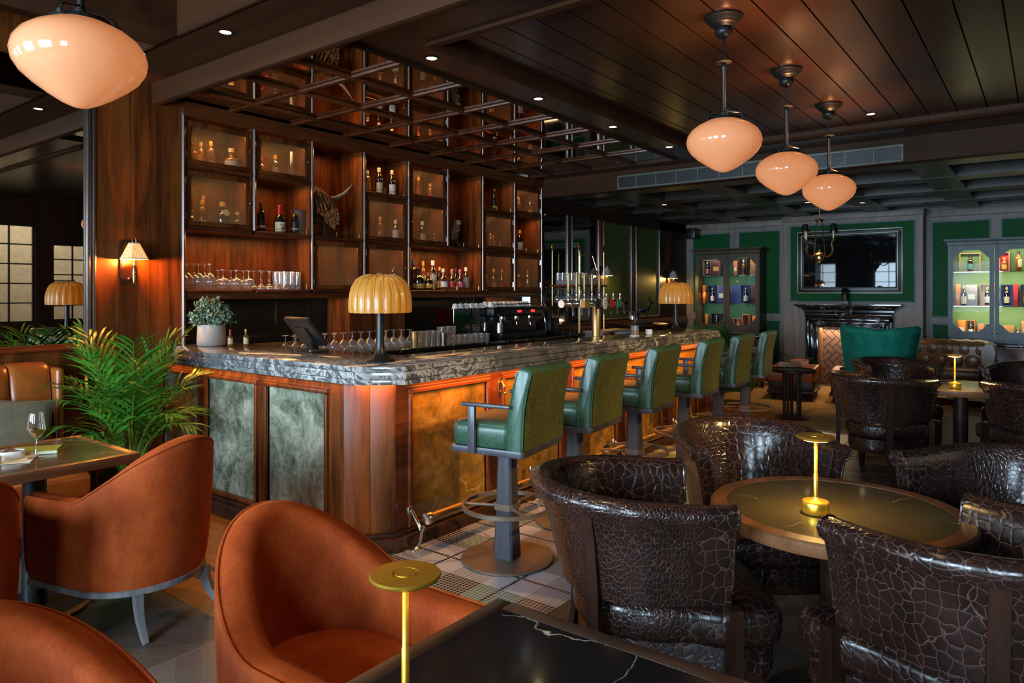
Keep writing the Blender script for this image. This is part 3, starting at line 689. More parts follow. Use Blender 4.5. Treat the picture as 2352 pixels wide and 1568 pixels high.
# ------------------------------------------------------------------ back bar
BBX = [2.931, 3.573, 4.189, 4.834, 5.465, 6.10, 6.737, 7.39, 8.01]
Z0, Z1, Z2, Z3 = 1.57, 2.09, 2.595, 3.0
bb = thing('back_bar_cabinet', 'tall walnut back bar of open shelves and wire fronted doors', 'shelving', (0, 0, 0))
D = 5.98
m = MB(); m.box(BBX[0], D, Z0, BBX[8], D + .03, 3.06); m.build('back_panel', M['walnut'], bb)
def shelf(x0, x1, z):
    m = MB(); m.box(x0, YB + .01, z - .036, x1, D, z - .002)
    m.tube([(x0 + .012, YB + .002, z - .018), (x1 - .012, YB + .002, z - .018)], .019, 10); m.build('shelf', M['walnut_x'], bb)
def side(x, z0, z1):
    MB().box(x - .016, YB + .012, z0, x + .016, D, z1).build('divider', M['walnut'], bb)
def post(x, z0, z1):
    MB().tube([(x, YB - .008, z0), (x, YB - .008, z1)], .0145, 10).build('post', M['pewter'], bb)
tall = {2: (Z1, Z3), 5: (Z1, Z3)}
for i, x in enumerate(BBX):
    side(x, Z0 if i not in (1, 5) else Z1, 3.05)
    if i == 0: post(x, .98, Z3)
    elif i in (1, 5): post(x, Z1 + .0, Z3)
    elif i == 8: post(x, .98, Z3)
    else: post(x, Z0, Z3)
for x0, x1, zs in ((BBX[0], BBX[1], (Z0, Z1, Z2)), (BBX[1], BBX[2], (Z0, Z1, Z2)), (BBX[2], BBX[3], (Z0, Z1)), (BBX[3], BBX[4], (Z0, Z1, Z2)), (BBX[4], BBX[5], (Z0, Z1, Z2)), (BBX[5], BBX[6], (Z0, Z1)), (BBX[6], BBX[7], (Z0, Z1, Z2)), (BBX[7], BBX[8], (Z0, Z1, Z2))):
    for z in zs: shelf(x0 + .014, x1 - .014, z)
m = MB(); m.box(BBX[0], YB + .005, 2.985, BBX[8], D, 3.055); m.sweep([(BBX[0] - .01, YB, 3.0), (BBX[8] + .01, YB, 3.0)], [(.0, -.02), (.018, -.02), (.03, .0), (.034, .03), (.055, .05), (.06, .085), (-.01, .085)])
m.build('cornice', M['walnut_x'], bb)
m = MB(); m.box(BBX[0], YB + .004, Z0 - .085, BBX[8], YB + .05, Z0 - .03, .006); m.box(BBX[0], YB + .03, Z0 - .075, BBX[8], D, Z0 - .05); m.build('bottom_rail', M['walnut_x'], bb)
def mesh_door(i, z0, z1, hinge):
    x0, x1 = BBX[i] + .028, BBX[i+1] - .028; z0 += .006; z1 -= .045; w = .047
    f = MB(); y0, y1 = YB + .006, YB + .03
    f.box(x0, y0, z0, x1, y1, z0 + w*.8, .004); f.box(x0, y0, z1 - w, x1, y1, z1, .004); f.box(x0, y0, z0 + w*.8, x0 + w, y1, z1 - w, .004); f.box(x1 - w, y0, z0 + w*.8, x1, y1, z1 - w, .004)
    d = f.build('door', M['walnut'], bb)
    a0, a1, c0, c1 = x0 + w, x1 - w, z0 + w*.8, z1 - w; wm = MB(); p = .0132; t_ = .0011
    yw = YB + .02; W_, H_ = a1 - a0, c1 - c0
    for s in (1, -1):
        k = -H_ if s == 1 else 0; end = W_ if s == 1 else W_ + H_
        while k < end:
            # line: u = k + s*t (s=1), t = z
            ta, tb = 0, H_
            if s == 1: ta, tb = max(0, -k), min(H_, W_ - k); pa, pb = (a0 + k + ta, c0 + ta), (a0 + k + tb, c0 + tb)
            else: ta, tb = max(0, k - W_), min(H_, k); pa, pb = (a0 + k - ta, c0 + ta), (a0 + k - tb, c0 + tb)
            if tb - ta > .004:
                dy = yw + (.0012 if s == 1 else -.0012)
                wm.tube([(pa[0], dy, pa[1]), (pb[0], dy, pb[1])], .00105, 3, cap=False)
            k += p
    wm.build('wire_mesh', M['wire'], d)
    hx, kx = (x0 - .004, x1 - .02) if hinge == 'l' else (x1 + .004, x0 + .02)
    for zz in (z0 + .07, z1 - .09): MB().tube([(hx, YB - .002, zz - .03), (hx, YB - .002, zz + .03)], .006, 8).build('hinge', M['chrome'], d)
    kb = MB(); kb.tube([(kx, YB + .008, (z0+z1)/2), (kx, YB - .008, (z0+z1)/2)], .004, 8); kb.ball((kx, YB - .012, (z0+z1)/2), .007, 10, 6); kb.build('knob', M['chrome'], d)
DOORS = [(0, Z2, Z3, 'l'), (0, Z1, Z2, 'l'), (1, Z2, Z3, 'l'), (2, Z0, Z1, 'l'), (3, Z1, Z2, 'l'), (3, Z0, Z1, 'l'), (4, Z2, Z3, 'r'), (4, Z1, Z2, 'r'), (6, Z1, Z2, 'r'), (6, Z0, Z1, 'r'), (7, Z2, Z3, 'r'), (7, Z0, Z1, 'r')]
for d in DOORS: mesh_door(*d)
def gallery(x0, x1, z, n):
    m = MB(); xs = [x0 + .035 + (x1 - x0 - .07)*k/(n-1) for k in range(n)]
    for x in xs: m.tube([(x, YB + .03, z), (x, YB + .03, z + .045)], .0042, 8); m.ball((x, YB + .03, z + .048), .007, 8, 6); m.lathe([(.009, 0), (.006, .006), (.004, .01)], 8, (x, YB + .03, z))
    m.tube([(xs[0], YB + .03, z + .036), (xs[-1], YB + .03, z + .036)], .0022, 6); m.build('gallery_rail', M['brass_old'], bb)
gallery(BBX[0], BBX[2], Z0, 5); gallery(BBX[1], BBX[2], Z1, 3); gallery(BBX[2], BBX[3], Z1, 3); gallery(BBX[3], BBX[4], Z2, 3); gallery(BBX[4], BBX[6], Z0, 4); gallery(BBX[5], BBX[6], Z1, 3); gallery(BBX[6], BBX[7], Z2, 3); gallery(BBX[7], BBX[8], Z1, 3)
# backsplash mirror, pier and the work counter under it
m = MB(); m.box(2.94, 5.97, 1.02, 4.66, 5.985, 1.52); m.box(5.42, 5.97, 1.02, 8.0, 5.985, 1.52); m.build('backsplash_mirror', M['dark_mirror'], bb, 0)
MB().box(4.66, YB + .01, 0.98, 5.42, 5.985, 1.50).build('pier', M['walnut'], bb)
MB().box(7.2, 5.92, .98, 8.0, 5.97, 1.5).build('end_panel', M['walnut'], bb)
wc = thing('back_counter', 'black marble work counter behind the bar with dark cupboards under it', 'counter', (0, 0, 0))
MB().prism([(3.37, 4.98), (8.0, 4.98), (8.0, 5.58), (3.37, 5.58)], .955, .99, .004).build('worktop', M['counter_black'], wc)
m = MB(); m.box(3.40, 5.03, .0, 7.95, 5.57, .955); m.build('cupboard', M['dark_wood'], wc)
for k in range(6): MB().box(3.44 + .75*k, 5.005, .12, 4.15 + .75*k, 5.03, .92, .006).build('door', M['dark_wood_z'], wc)
MB().box(2.95, YB - .01, .93, 8.0, 5.985, .99).build('base_shelf', M['counter_black'], bb)
MB().box(2.95, 5.945, .99, 4.66, 5.968, 1.06, .003).build('upstand', M['brass_dull'], bb)
MB().box(5.42, 5.945, .99, 7.2, 5.968, 1.05, .003).build('upstand', M['counter_black'], bb)
# under bar station on the bartender's side
ub = thing('bar_station', 'steel under-bar station on the bartender side of the counter', 'bar station', (0, 0, 0))
m = MB(); m.box(3.42, 3.54, .55, 7.6, 4.05, .62, .01); m.box(3.42, 3.54, .0, 7.6, 3.60, .56); m.build('shelf', M['steel'], ub)
for x in (3.5, 5.5, 7.5): MB().box(x - .02, 3.98, 0, x + .02, 4.02, .56).build('leg', M['steel'], ub)
# cabinet lighting: warm strips under the shelves, at the back of each compartment
def strip(x0, x1, z, p, y=5.70, col=(1, .46, .13), rx=0): light('shelf_strip', 'AREA', ((x0+x1)/2, y, z), p, col, (rx, 0, 0), (x1-x0)*.85, .03)
for i, z, p in ((0, Z3, .9), (0, Z2, .9), (1, Z3, .9), (1, Z2, .8), (2, Z3, .9), (3, Z3, .5), (3, Z2, .7), (4, Z3, .8), (4, Z2, .8), (5, Z3, .4), (6, Z3, .35), (6, Z2, .6), (7, Z3, .6), (7, Z2, .6), (2, Z1, .9), (3, Z1, .9), (6, Z1, .6), (7, Z1, .6)):
    strip(BBX[i] + .05, BBX[i+1] - .05, z - .05, p*2)
strip(BBX[0] + .05, BBX[2] - .05, Z1 - .05, 5.5); strip(BBX[4] + .05, BBX[6] - .05, Z1 - .05, 4.2)
light('backsplash_strip', 'AREA', (3.8, 5.75, 1.49), 3.5, (1, .52, .18), (0, 0, 0), 1.6, .04)
light('backsplash_strip', 'AREA', (6.6, 5.75, 1.49), 3.0, (1, .62, .3), (0, 0, 0), 2.4, .04)
# ------------------------------------------------------------------ bar stools
def make_stool():
    t = thing('bar_stool', 'x', 'bar stool', (0, 0, 0))
    m = MB(); m.lathe([(0, .0), (.262, 0), (.266, .004), (.266, .011), (.262, .015), (0, .015)], 64, (0, 0, .004)); m.build('base', M['taupe_metal'], t)
    m = MB(); sq = lambda w, c: [(w, -w+c), (w, w-c), (w-c, w), (-w+c, w), (-w, w-c), (-w, -w+c), (-w+c, -w), (w-c, -w)]
    m.loft([[(x, y, z) for x, y in sq(w, c)] for z, w, c in ((.018, .062, .012), (.30, .052, .012), (.66, .043, .012))], cu=True, cap0=True, cap1=True); m.build('column', M['stool_wood'], t, 20)
    m = MB(); N = 72; pr = [(-.007, -.011), (.007, -.011), (.007, .011), (-.007, .011)]
    m.loft([[((.256 + a)*math.cos(2*PI*k/N), (.256 + a)*math.sin(2*PI*k/N), .315 + b) for a, b in pr] for k in range(N)], cu=True, cv=True)
    fr = m.build('foot_ring', M['taupe_metal'], t, 40)
    for k in range(3):
        a = R(90 + 120*k + 22); MB().tube([(.05*math.cos(a), .05*math.sin(a), .312), (.252*math.cos(a), .252*math.sin(a), .315)], .0085, 8).build('spoke', M['taupe_metal'], fr)
    m = MB(); m.loft([[(1.16*x, 1.16*y, z) for x, y in sq(.054, .014)] for z in (.296, .332)], cu=True, cap0=True, cap1=True); m.build('hub', M['taupe_metal'], fr, 20)
    m = MB(); m.prism(rrect(-.262, -.235, .262, .225, .02, 3), .655, .693, .004); m.build('seat_frame', M['stool_wood'], t)
    # cushion: rounded block, domed top
    m = MB(); rows = []
    for z, k in ((.694, 0), (.70, .006), (.79, .010), (.815, .002), (.828, -.014), (.835, -.05), (.838, -.12)):
        rows.append([(x, y, z) for x, y in rrect(-.246 - k, -.15, .246 + k, .215 + k, .05 if k > -.02 else .03, 6)])
    m.loft(rows, cu=True, cap0=True, cap1=True); s = m.build('seat', M['green_leather'], t, 60)
    m = MB(); m.tube([(x, y, .818) for x, y in rrect(-.247, -.15, .247, .216, .05, 6)], .0045, 6, closed=True); m.build('seat_piping', M['green_leather'], s)
    # back: slab that curves backwards at the top, with piped edges
    prof = [(-.135, .694), (-.138, .80), (-.150, .92), (-.175, 1.04), (-.205, 1.12), (-.222, 1.138), (-.250, 1.142), (-.276, 1.130), (-.285, 1.108), (-.262, 1.02), (-.243, .92), (-.234, .80), (-.232, .694)]
    m = MB(); xs = [-.262, -.256, -.242, 0, .242, .256, .262]; ins = [.014, .004, 0, 0, 0, .004, .014]
    cy_ = sum(p[0] for p in prof)/len(prof)
    rows = [[(x, p[0] + ( -i if p[0] > -.2 else i), p[1] - (i if p[1] > 1.05 else 0)) for p in prof] for x, i in zip(xs, ins)]
    m.loft(rows, cu=True, cap0=True, cap1=True); b = m.build('backrest', M['green_leather'], t, 50)
    ob_ = prof[8:]; m = MB(); m.loft([[(x, p[0] - .004, p[1]) for x in (-.245, -.12, 0, .12, .245)] for p in ob_]); m.build('outside_back', M['warm_lit_leather'], b, 60, 'distressed leather outside back with painted-in warm light')
    for x in (-.259, .259):
        MB().tube([(x, p[0]*.985 - .003, p[1]) for p in prof[7:]], .005, 6).build('back_piping', M['green_leather'], b)
        MB().tube([(x, p[0] - .006, p[1]) for p in prof[:5]], .005, 6).build('back_piping', M['green_leather'], b)
    for s_ in (-1, 1):
        m = MB(); m.box(s_*.262, -.17, .918, s_*.292, .135, .940, .008); a = m.build('armrest', M['stool_wood'], t)
        MB().box(s_*.262, .05, .66, s_*.284, .095, .92, .004).build('arm_post', M['stool_wood'], a)
    return t
st = make_stool()
sp = [(3.22, 2.49, 9), (4.03, 2.54, 7), (4.93, 2.56, 6), (5.86, 2.56, 6), (6.70, 2.57, 4), (7.55, 2.60, 8)]
names = ['nearest the corner of the counter', 'second from the counter corner', 'third from the counter corner', 'fourth from the counter corner', 'fifth from the counter corner', 'last of the row']
for k, (x, y, a) in enumerate(sp):
    lb = 'green leather bar stool with wooden arms, ' + names[k]
    if k == 0: st.location = (x, y, 0); st.rotation_euler = (0, 0, R(a)); tag(st, lb, None, 'green leather bar stools along the counter')
    else: dup(st, (x, y, 0), R(a), lb)

# ------------------------------------------------------------------ crocodile tub chairs (local +y is forward)
def ucurve(a, yf, yc, n=22, ns=4):
    """U from left arm tip round the back to the right arm tip; returns (x, y, s) with s in -1..1"""
    P = []
    for k in range(ns): P.append((-a, yf + (yc-yf)*k/ns))
    for k in range(n+1):
        th = PI + PI*k/n; P.append((a*math.cos(th), yc + a*.98*math.sin(th)))
    for k in range(ns): P.append((a, yc + (yf-yc)*(k+1)/ns))
    return P
def make_tub():
    t = thing('tub_chair', 'x', 'armchair', (0, 0, 0))
    base = ucurve(.30, .21, -.03); N = len(base); rows = []
    prof = [(.0, .50), (.006, .56), (.022, .70), (.040, .79), (.066, .815), (.074, .84), (.062, .864), (.036, .874), (.006, .868), (-.012, .846), (-.020, .80), (-.034, .70), (-.046, .56), (-.046, .50)]
    for i, (x, y) in enumerate(base):
        j0, j1 = max(i-1, 0), min(i+1, N-1); tx, ty = base[j1][0]-base[j0][0], base[j1][1]-base[j0][1]; l = math.hypot(tx, ty)
        nx, ny = ty/l*-1*-1, -tx/l  # outward
        nx, ny = (ty/l, -tx/l)
        if nx*x + ny*(y - .1) < 0: nx, ny = -nx, -ny
        back = max(0, min(1, (.12 - y)/.40)); dz = -.03*(1 - back)
        rows.append([(x + nx*(d + .012*(z-.5)/.37*back), y + ny*(d + .05*max(0, z-.5)/.37*back), z + dz*(z-.5)/.37) for d, z in prof])
    m = MB(); m.loft(rows, cu=True, cap0=True, cap1=True); sh = m.build('shell', M['croc'], t, 60)
    for r in (rows[0], rows[-1]): MB().tube([Vector(p) + Vector((0, .002, 0)) for p in r[1:]], .005, 6).build('arm_piping', M['croc'], sh)
    # seat cushion, domed, with a rounded front that reaches past the arms
    def seat_out(k): return [(-.262-k, .10), (-.30-k, .18), (-.315-k, .32), (-.285-k, .385+k), (-.22, .405+k), (0, .415+k), (.22, .405+k), (.285+k, .385+k), (.315+k, .32), (.30+k, .18), (.262+k, .10), (.255+k, -.04), (.215+k, -.17-k*.6), (.13, -.255-k), (0, -.285-k), (-.13, -.255-k), (-.215-k, -.17-k*.6), (-.255-k, -.04)]
    m = MB(); rw = [[(x, y, z) for x, y in seat_out(k)] for z, k in ((.355, -.025), (.362, -.006), (.385, .006), (.445, .010), (.475, .0), (.490, -.03), (.498, -.09), (.50, -.17))]
    m.loft(rw, cu=True, cap0=True, cap1=True); cs = subsurf(m.build('seat_cushion', M['croc'], t, 60), 1)
    m = MB(); rw = [[(x, y, z) for x, y in seat_out(k)] for z, k in ((.268, -.03), (.272, -.022), (.35, -.022), (.355, -.03))]; m.loft(rw, cu=True, cap0=True, cap1=True); m.build('seat_rail', M['croc'], t, 50)
    m = MB(); rw = [[(x, y, z) for x, y in seat_out(k)] for z, k in ((.235, -.035), (.268, -.03))]; m.loft(rw, cu=True, cap0=True, cap1=True); m.build('seat_frame', M['dark_wood'], t, 40)
    for s in (-1, 1):
        # rear stile and leg in one sweep, on the outside of the shell
        th = R(270 + s*47); cx, sx = math.cos(th), math.sin(th)
        pts = [(r*cx, -.03 + r*.98*sx, z) for r, z in ((.40, .0), (.345, .12), (.314, .27), (.306, .42), (.312, .55), (.334, .72), (.352, .80))]
        m = MB(); m.tube(pts, [.026, .027, .03, .031, .031, .031, .03], 4, sx=.62, sy=1.15, up=(cx, sx, 0), ang=PI/4); m.build('leg', M['dark_wood_z'], t, 20)
        m = MB(); m.loft([[(s*.315 + a*w, .215 + b*w, z) for a, b in ((-1, -1), (1, -1), (1, 1), (-1, 1))] for z, w in ((0, .016), (.24, .024), (.5, .024))], cu=True, cap0=True, cap1=True); m.build('leg', M['dark_wood_z'], t, 20)
    return t
tub = make_tub()
tubs = [(2.40, 1.19, -141, 'crocodile tub chair seen from behind, left of the round marble table'), (3.43, 1.14, 129, 'crocodile tub chair behind the round marble table, facing the camera'), (2.53, .20, -30, 'nearest crocodile tub chair, its back to the camera, cut by the right edge'), (3.46, .14, 52, 'crocodile tub chair on the far right of the round marble table'),
        (6.55, 1.12, -113, 'crocodile tub chair seen from behind in front of the teal wing chair'), (7.85, 1.22, 118, 'crocodile tub chair half hidden between the far round table and teal wing chair'), (6.78, .02, -52, 'crocodile tub chair at the right of the far round table, back to the camera'), (8.15, .12, 75, 'farthest crocodile tub chair at the right edge, beyond the far round table')]
for k, (x, y, a, lb) in enumerate(tubs):
    if k == 0: tub.location = (x, y, 0); tub.rotation_euler = (0, 0, R(a)); tag(tub, lb, None, 'dark crocodile leather tub chairs')
    else: dup(tub, (x, y, 0), R(a), lb)

# ------------------------------------------------------------------ rust velvet chairs (local +y is forward)
def make_velvet():
    t = thing('velvet_chair', 'x', 'armchair', (0, 0, 0))
    base = ucurve(.30, .28, -.05, 34, 9); N = len(base); rows = []; edge = []
    for i, (x, y) in enumerate(base):
        j0, j1 = max(i-1, 0), min(i+1, N-1); tx, ty = base[j1][0]-base[j0][0], base[j1][1]-base[j0][1]; l = math.hypot(tx, ty); nx, ny = ty/l, -tx/l
        if nx*x + ny*(y - .1) < 0: nx, ny = -nx, -ny
        u_ = abs(2*i/(N-1) - 1); s = math.cos(PI/2*min(1, u_/.70))**1.5; h = .605 + .27*s; lean = .07*s; zb = .215
        pr = []
        for d, q in ((0, 0), (.012, .10), (.020, .35), (.022, .7), (.020, .93), (.012, .985), (-.012, 1.0), (-.050, 1.0), (-.078, .975), (-.088, .93), (-.085, .75), (-.09, .45), (-.07, .3), (-.07, 0)):
            z = zb + (h - zb)*q; k = (z - zb)/.65
            pr.append((x + nx*(d + .02*k*s), y + ny*(d + lean*k), z))
        rows.append(pr); edge.append(pr[5])
    m = MB(); m.loft(rows, cu=True, cap0=True, cap1=True); sh = m.build('shell', M['velvet'], t, 60)
    MB().tube(edge, .006, 6).build('piping', M['velvet'], sh)
    for r in (rows[0], rows[-1]): MB().tube([Vector(p) + Vector((0, .003, 0)) for p in r[1:-2]], .005, 6).build('piping', M['velvet'], sh)
    def so(k): return [(x*(.80+k), y) for x, y in ucurve(.30, .32, -.05, 12, 3)]
    m = MB(); m.loft([[(x, y, z) for x, y in so(k)] for z, k in ((.22, 0), (.40, .0), (.445, -.01), (.462, -.05), (.468, -.2))], cu=True, cap0=True, cap1=True); m.build('seat', M['velvet'], t, 50)
    m = MB(); m.loft([[(x*f, y*f, z) for x, y in ucurve(.308, .29, -.05, 24, 4)] for z, f in ((.186, .985), (.190, 1.0), (.212, 1.0), (.216, .985))], cu=True, cap0=True, cap1=True); m.build('seat_frame', M['ash_leg'], t, 40)
    for s in (-1, 1):
        pts = [(s*(.185 + d*.35), -.285 - d, z) for d, z in ((.0, .19), (.006, .14), (.026, .08), (.062, .03), (.092, .0))]
        m = MB(); m.tube(pts, [.034, .031, .027, .023, .019], 4, sx=1, sy=.72, up=(s*.35, -1, 0), ang=PI/4); m.build('leg', M['ash_leg'], t, 20)
        m = MB(); m.lathe([(0, 0), (.013, 0), (.017, .05), (.022, .12), (.026, .135), (.022, .145), (.028, .16), (.028, .19)], 14, (s*.265, .26, 0)); m.build('leg', M['dark_wood_z'], t)
    return t
vc = make_velvet()
for k, (x, y, a, lb) in enumerate([(1.60, 3.56, 14, 'rust velvet armchair seen from behind at the booth table, grey sabre legs'), (1.315, 1.58, 182, 'rust velvet armchair at the front, facing the black marble table'), (.47, 1.44, 180, 'rust velvet armchair cut by the lower left corner'), (.76, 3.50, 4, 'rust velvet armchair of which only an edge shows at the left border')]):
    if k == 0: vc.location = (x, y, 0); vc.rotation_euler = (0, 0, R(a)); tag(vc, lb, None, 'rust velvet armchairs')
    else: dup(vc, (x, y, 0), R(a), lb)

# ------------------------------------------------------------------ tables
def rect_table(name, label, x0, y0, x1, y1, top, px, z=.75, edge='table_edge'):
    cx, cy_ = (x0+x1)/2, (y0+y1)/2; t = thing(name, label, 'table', (cx, cy_, 0)); a, b = (x1-x0)/2, (y1-y0)/2
    MB().prism(rrect(-a+.045, -b+.045, a-.045, b-.045, .004, 1), z-.028, z, 0).build('inlay', top, t)
    e = .045; m = MB()
    for q in ((-a, -b, a, -b+e), (-a, b-e, a, b), (-a, -b+e, -a+e, b-e), (a-e, -b+e, a, b-e)): m.box(q[0], q[1], z-.045, q[2], q[3], z+.001, .004)
    m.box(-a+.03, -b+.03, z-.05, a-.03, b-.03, z-.03); m.build('edge_band', M[edge], t)
    m = MB(); m.lathe([(.055, .03), (.05, z-.06)], 24, (px, 0, 0)); m.lathe([(.12, z-.065), (.12, z-.048)], 24, (px, 0, 0)); m.build('column', M['black_metal'], t)
    m = MB(); m.lathe([(0, 0), (.24, 0), (.24, .012), (.07, .03), (0, .03)], 32, (px, 0, 0)); m.build('foot', M['black_metal'], t)
    return t
rect_table('dining_table', 'rectangular black marble table with dark wood edge at the bottom of the picture', -.10, .42, 1.43, 1.135, M['table_marble'], 0, edge='table_dark')
rect_table('dining_table', 'polished brown table with wood edge in front of the orange booth', .30, 3.57, 1.655, 4.285, M['round_marble'], .34)
def round_table(label, x, y, r=.445, z=.75, group='round marble tables'):
    t = thing('round_table', label, 'table', (x, y, 0), 0, group)
    m = MB(); m.lathe([(0, z-.02), (r-.06, z-.02), (r-.06, z), (0, z)], 72); m.build('inlay', M['round_marble'], t)
    m = MB(); m.lathe([(r-.06, z-.03), (r-.06, z+.001), (r-.008, z+.001), (r, z-.006), (r, z-.030), (r-.01, z-.048), (r-.08, z-.05), (r-.06, z-.03)], 72, cap=False); m.build('edge_band', M['table_edge'], t)
    m = MB(); m.lathe([(.055, .03), (.055, z-.05)], 24); m.build('column', M['dark_wood_z'], t)
    m = MB(); m.lathe([(0, 0), (.26, 0), (.26, .014), (.08, .034), (0, .034)], 40); m.build('foot', M['black_metal'], t)
    return t
round_table('round brown marble table with a wooden rim, ringed by four crocodile chairs', 2.785, .624)
round_table('farther round marble table, partly hidden behind crocodile chair backs', 7.08, .60)

# ------------------------------------------------------------------ booth along the mirror wall
bo = thing('booth_seat', 'orange leather booth with channelled back under the mirror', 'booth', (0, 0, 0))
m = MB(); xe, w = 1.86, .235
x = xe
while x > -1.6:
    prof = []
    for k in range(9):
        a = PI*k/8; prof.append((x - w/2 - w/2*math.cos(a)*-1*-1, .028*math.sin(a)**.6))
    rows = []
    for z, y, sc in ((.40, 5.20, 1), (.60, 5.215, 1), (.85, 5.25, 1), (1.0, 5.275, 1), (1.045, 5.30, .9), (1.065, 5.34, .7), (1.07, 5.40, .4)):
        rows.append([(px_, y - dy*sc, z + (dy*.35 if z > 1.03 else 0)) for px_, dy in prof])
    m.loft(rows); x -= w
m.box(-1.6, 5.30, .0, xe, 5.60, 1.05, .02)
m.build('backrest', M['orange_leather'], bo, 50)
MB().box(xe, 5.17, .12, xe + .05, 5.60, 1.045, .022).build('side_panel', M['orange_leather'], bo)
MB().box(-1.6, 4.62, .30, xe, 5.22, .46, .045).build('seat', M['orange_leather'], bo)
MB().box(-1.6, 4.70, .13, xe, 5.30, .30, .01).build('seat_front', M['orange_leather'], bo)
MB().box(-1.6, 4.74, .0, xe, 5.30, .13).build('plinth', M['dark_wood'], bo)
light('booth_strip', 'AREA', (.9, 4.66, .40), 1.2, (1, .42, .1), (R(30), 0, 0), 1.6, .03)
def cushion(label, loc, rot, w=.44, h=.40, d=.13):
    o = thing('cushion', label, 'cushion', loc); m = MB(); n = 14
    for s in (1, -1):
        rows = []
        for i in range(n+1):
            u = -1 + 2*i/n; row = []
            for j in range(n+1):
                v = -1 + 2*j/n; pinch = 1 - .10*(1 - abs(u)**2)*abs(v)**3; pin2 = 1 - .10*(1 - abs(v)**2)*abs(u)**3
                th = ((1-u*u)*(1-v*v))**.42
                row.append((u*w/2*pin2, s*d/2*th, v*h/2*pinch + h/2))
            rows.append(row)
        m.loft(rows)
    o2 = m.build('cover', M['linen'], o, 60); o.rotation_euler = rot; return o
cushion('sage linen cushion leaning in the booth corner behind the wine glass', (1.50, 4.99, .462), (R(-18), R(9), R(-8)), .50, .46)
cushion('sage linen cushion lying lower in the booth at the left border', (1.06, 4.94, .462), (R(-30), 0, R(5)), .50, .40)

light('unseen_spot', 'SPOT', (1.35, 1.5, 3.40), 50, (1, .66, .30), (R(-8), 0, 0), spot=R(58), blend=.8, radius=.05)  # unseen spot added to brighten the front table, its lamp and chair
light('unseen_spot', 'SPOT', (1.2, 3.75, 3.40), 70, (1, .66, .30), (0, 0, 0), spot=R(50), blend=.8, radius=.05)  # unseen spot over the booth table
light('unseen_spot', 'SPOT', (.9, 4.35, 3.40), 75, (1, .62, .26), (R(14), 0, 0), spot=R(48), blend=.8, radius=.05)  # unseen spot added to brighten the booth
# ------------------------------------------------------------------ lamps
def make_amber():
    t = thing('table_lamp', 'x', 'lamp', (0, 0, 0))
    m = MB(); m.lathe([(0, 0), (.092, 0), (.094, .006), (.090, .012), (.066, .020), (.045, .034), (.033, .056), (.026, .09), (.0235, .13), (.0235, .40), (0, .40)], 40); m.build('base', M['black_metal'], t, 50)
    n = 20; prof = [(.182, .305), (.184, .33), (.183, .38), (.178, .42), (.165, .465), (.145, .50), (.115, .522), (.07, .535), (.018, .538)]
    rows = []
    for r, z in prof:
        rows.append([((r + (.010*(r/.18)*abs(math.sin(PI*n*a/160/1)) ))*math.cos(2*PI*a/160), (r + .010*(r/.18)*abs(math.sin(PI*n*a/160)))*math.sin(2*PI*a/160), z) for a in range(160)])
    m = MB(); m.loft(rows, cu=True); m.loft([[(p[0]*.97, p[1]*.97, p[2] - .003) for p in r] for r in rows], cu=True); s = m.build('lamp_shade', M['shade_lit'], t, 60)
    for k in range(n):
        a = 2*PI*k/n; m = MB(); m.tube([((r + .003)*math.cos(a), (r + .003)*math.sin(a), z + .002) for r, z in prof[:-1]], .0035, 5); m.build('seam', M['shade_seam'], s)
    MB().lathe([(0, .535), (.022, .537), (.02, .545), (0, .548)], 16).build('cap', M['nickel'], t)
    return t
t_ = NT('hide_shade_lit'); n_ = t_.noise(t_.co((1, 1, .4)), 9, 4, .6)
t_.set(Base_Color=t_.ramp(n_, [(.3, (.40, .15, .015)), (.7, (.58, .25, .035))]), Roughness=.38, Coat_Weight=.3, Emission_Color=(1, .38, .03, 1), Emission_Strength=.10); M['shade_lit'] = t_.m
M['shade_seam'] = plain('shade_seam', (.55, .30, .09), .5)
am = make_amber(); am.location = (2.97, 3.29, 1.115); tag(am, 'amber ribbed dome lamp on the near corner of the bar counter', None, 'amber ribbed table lamps on the bar')
dup(am, (7.42, 3.34, 1.115), .2, 'amber ribbed dome lamp at the far end of the bar counter')
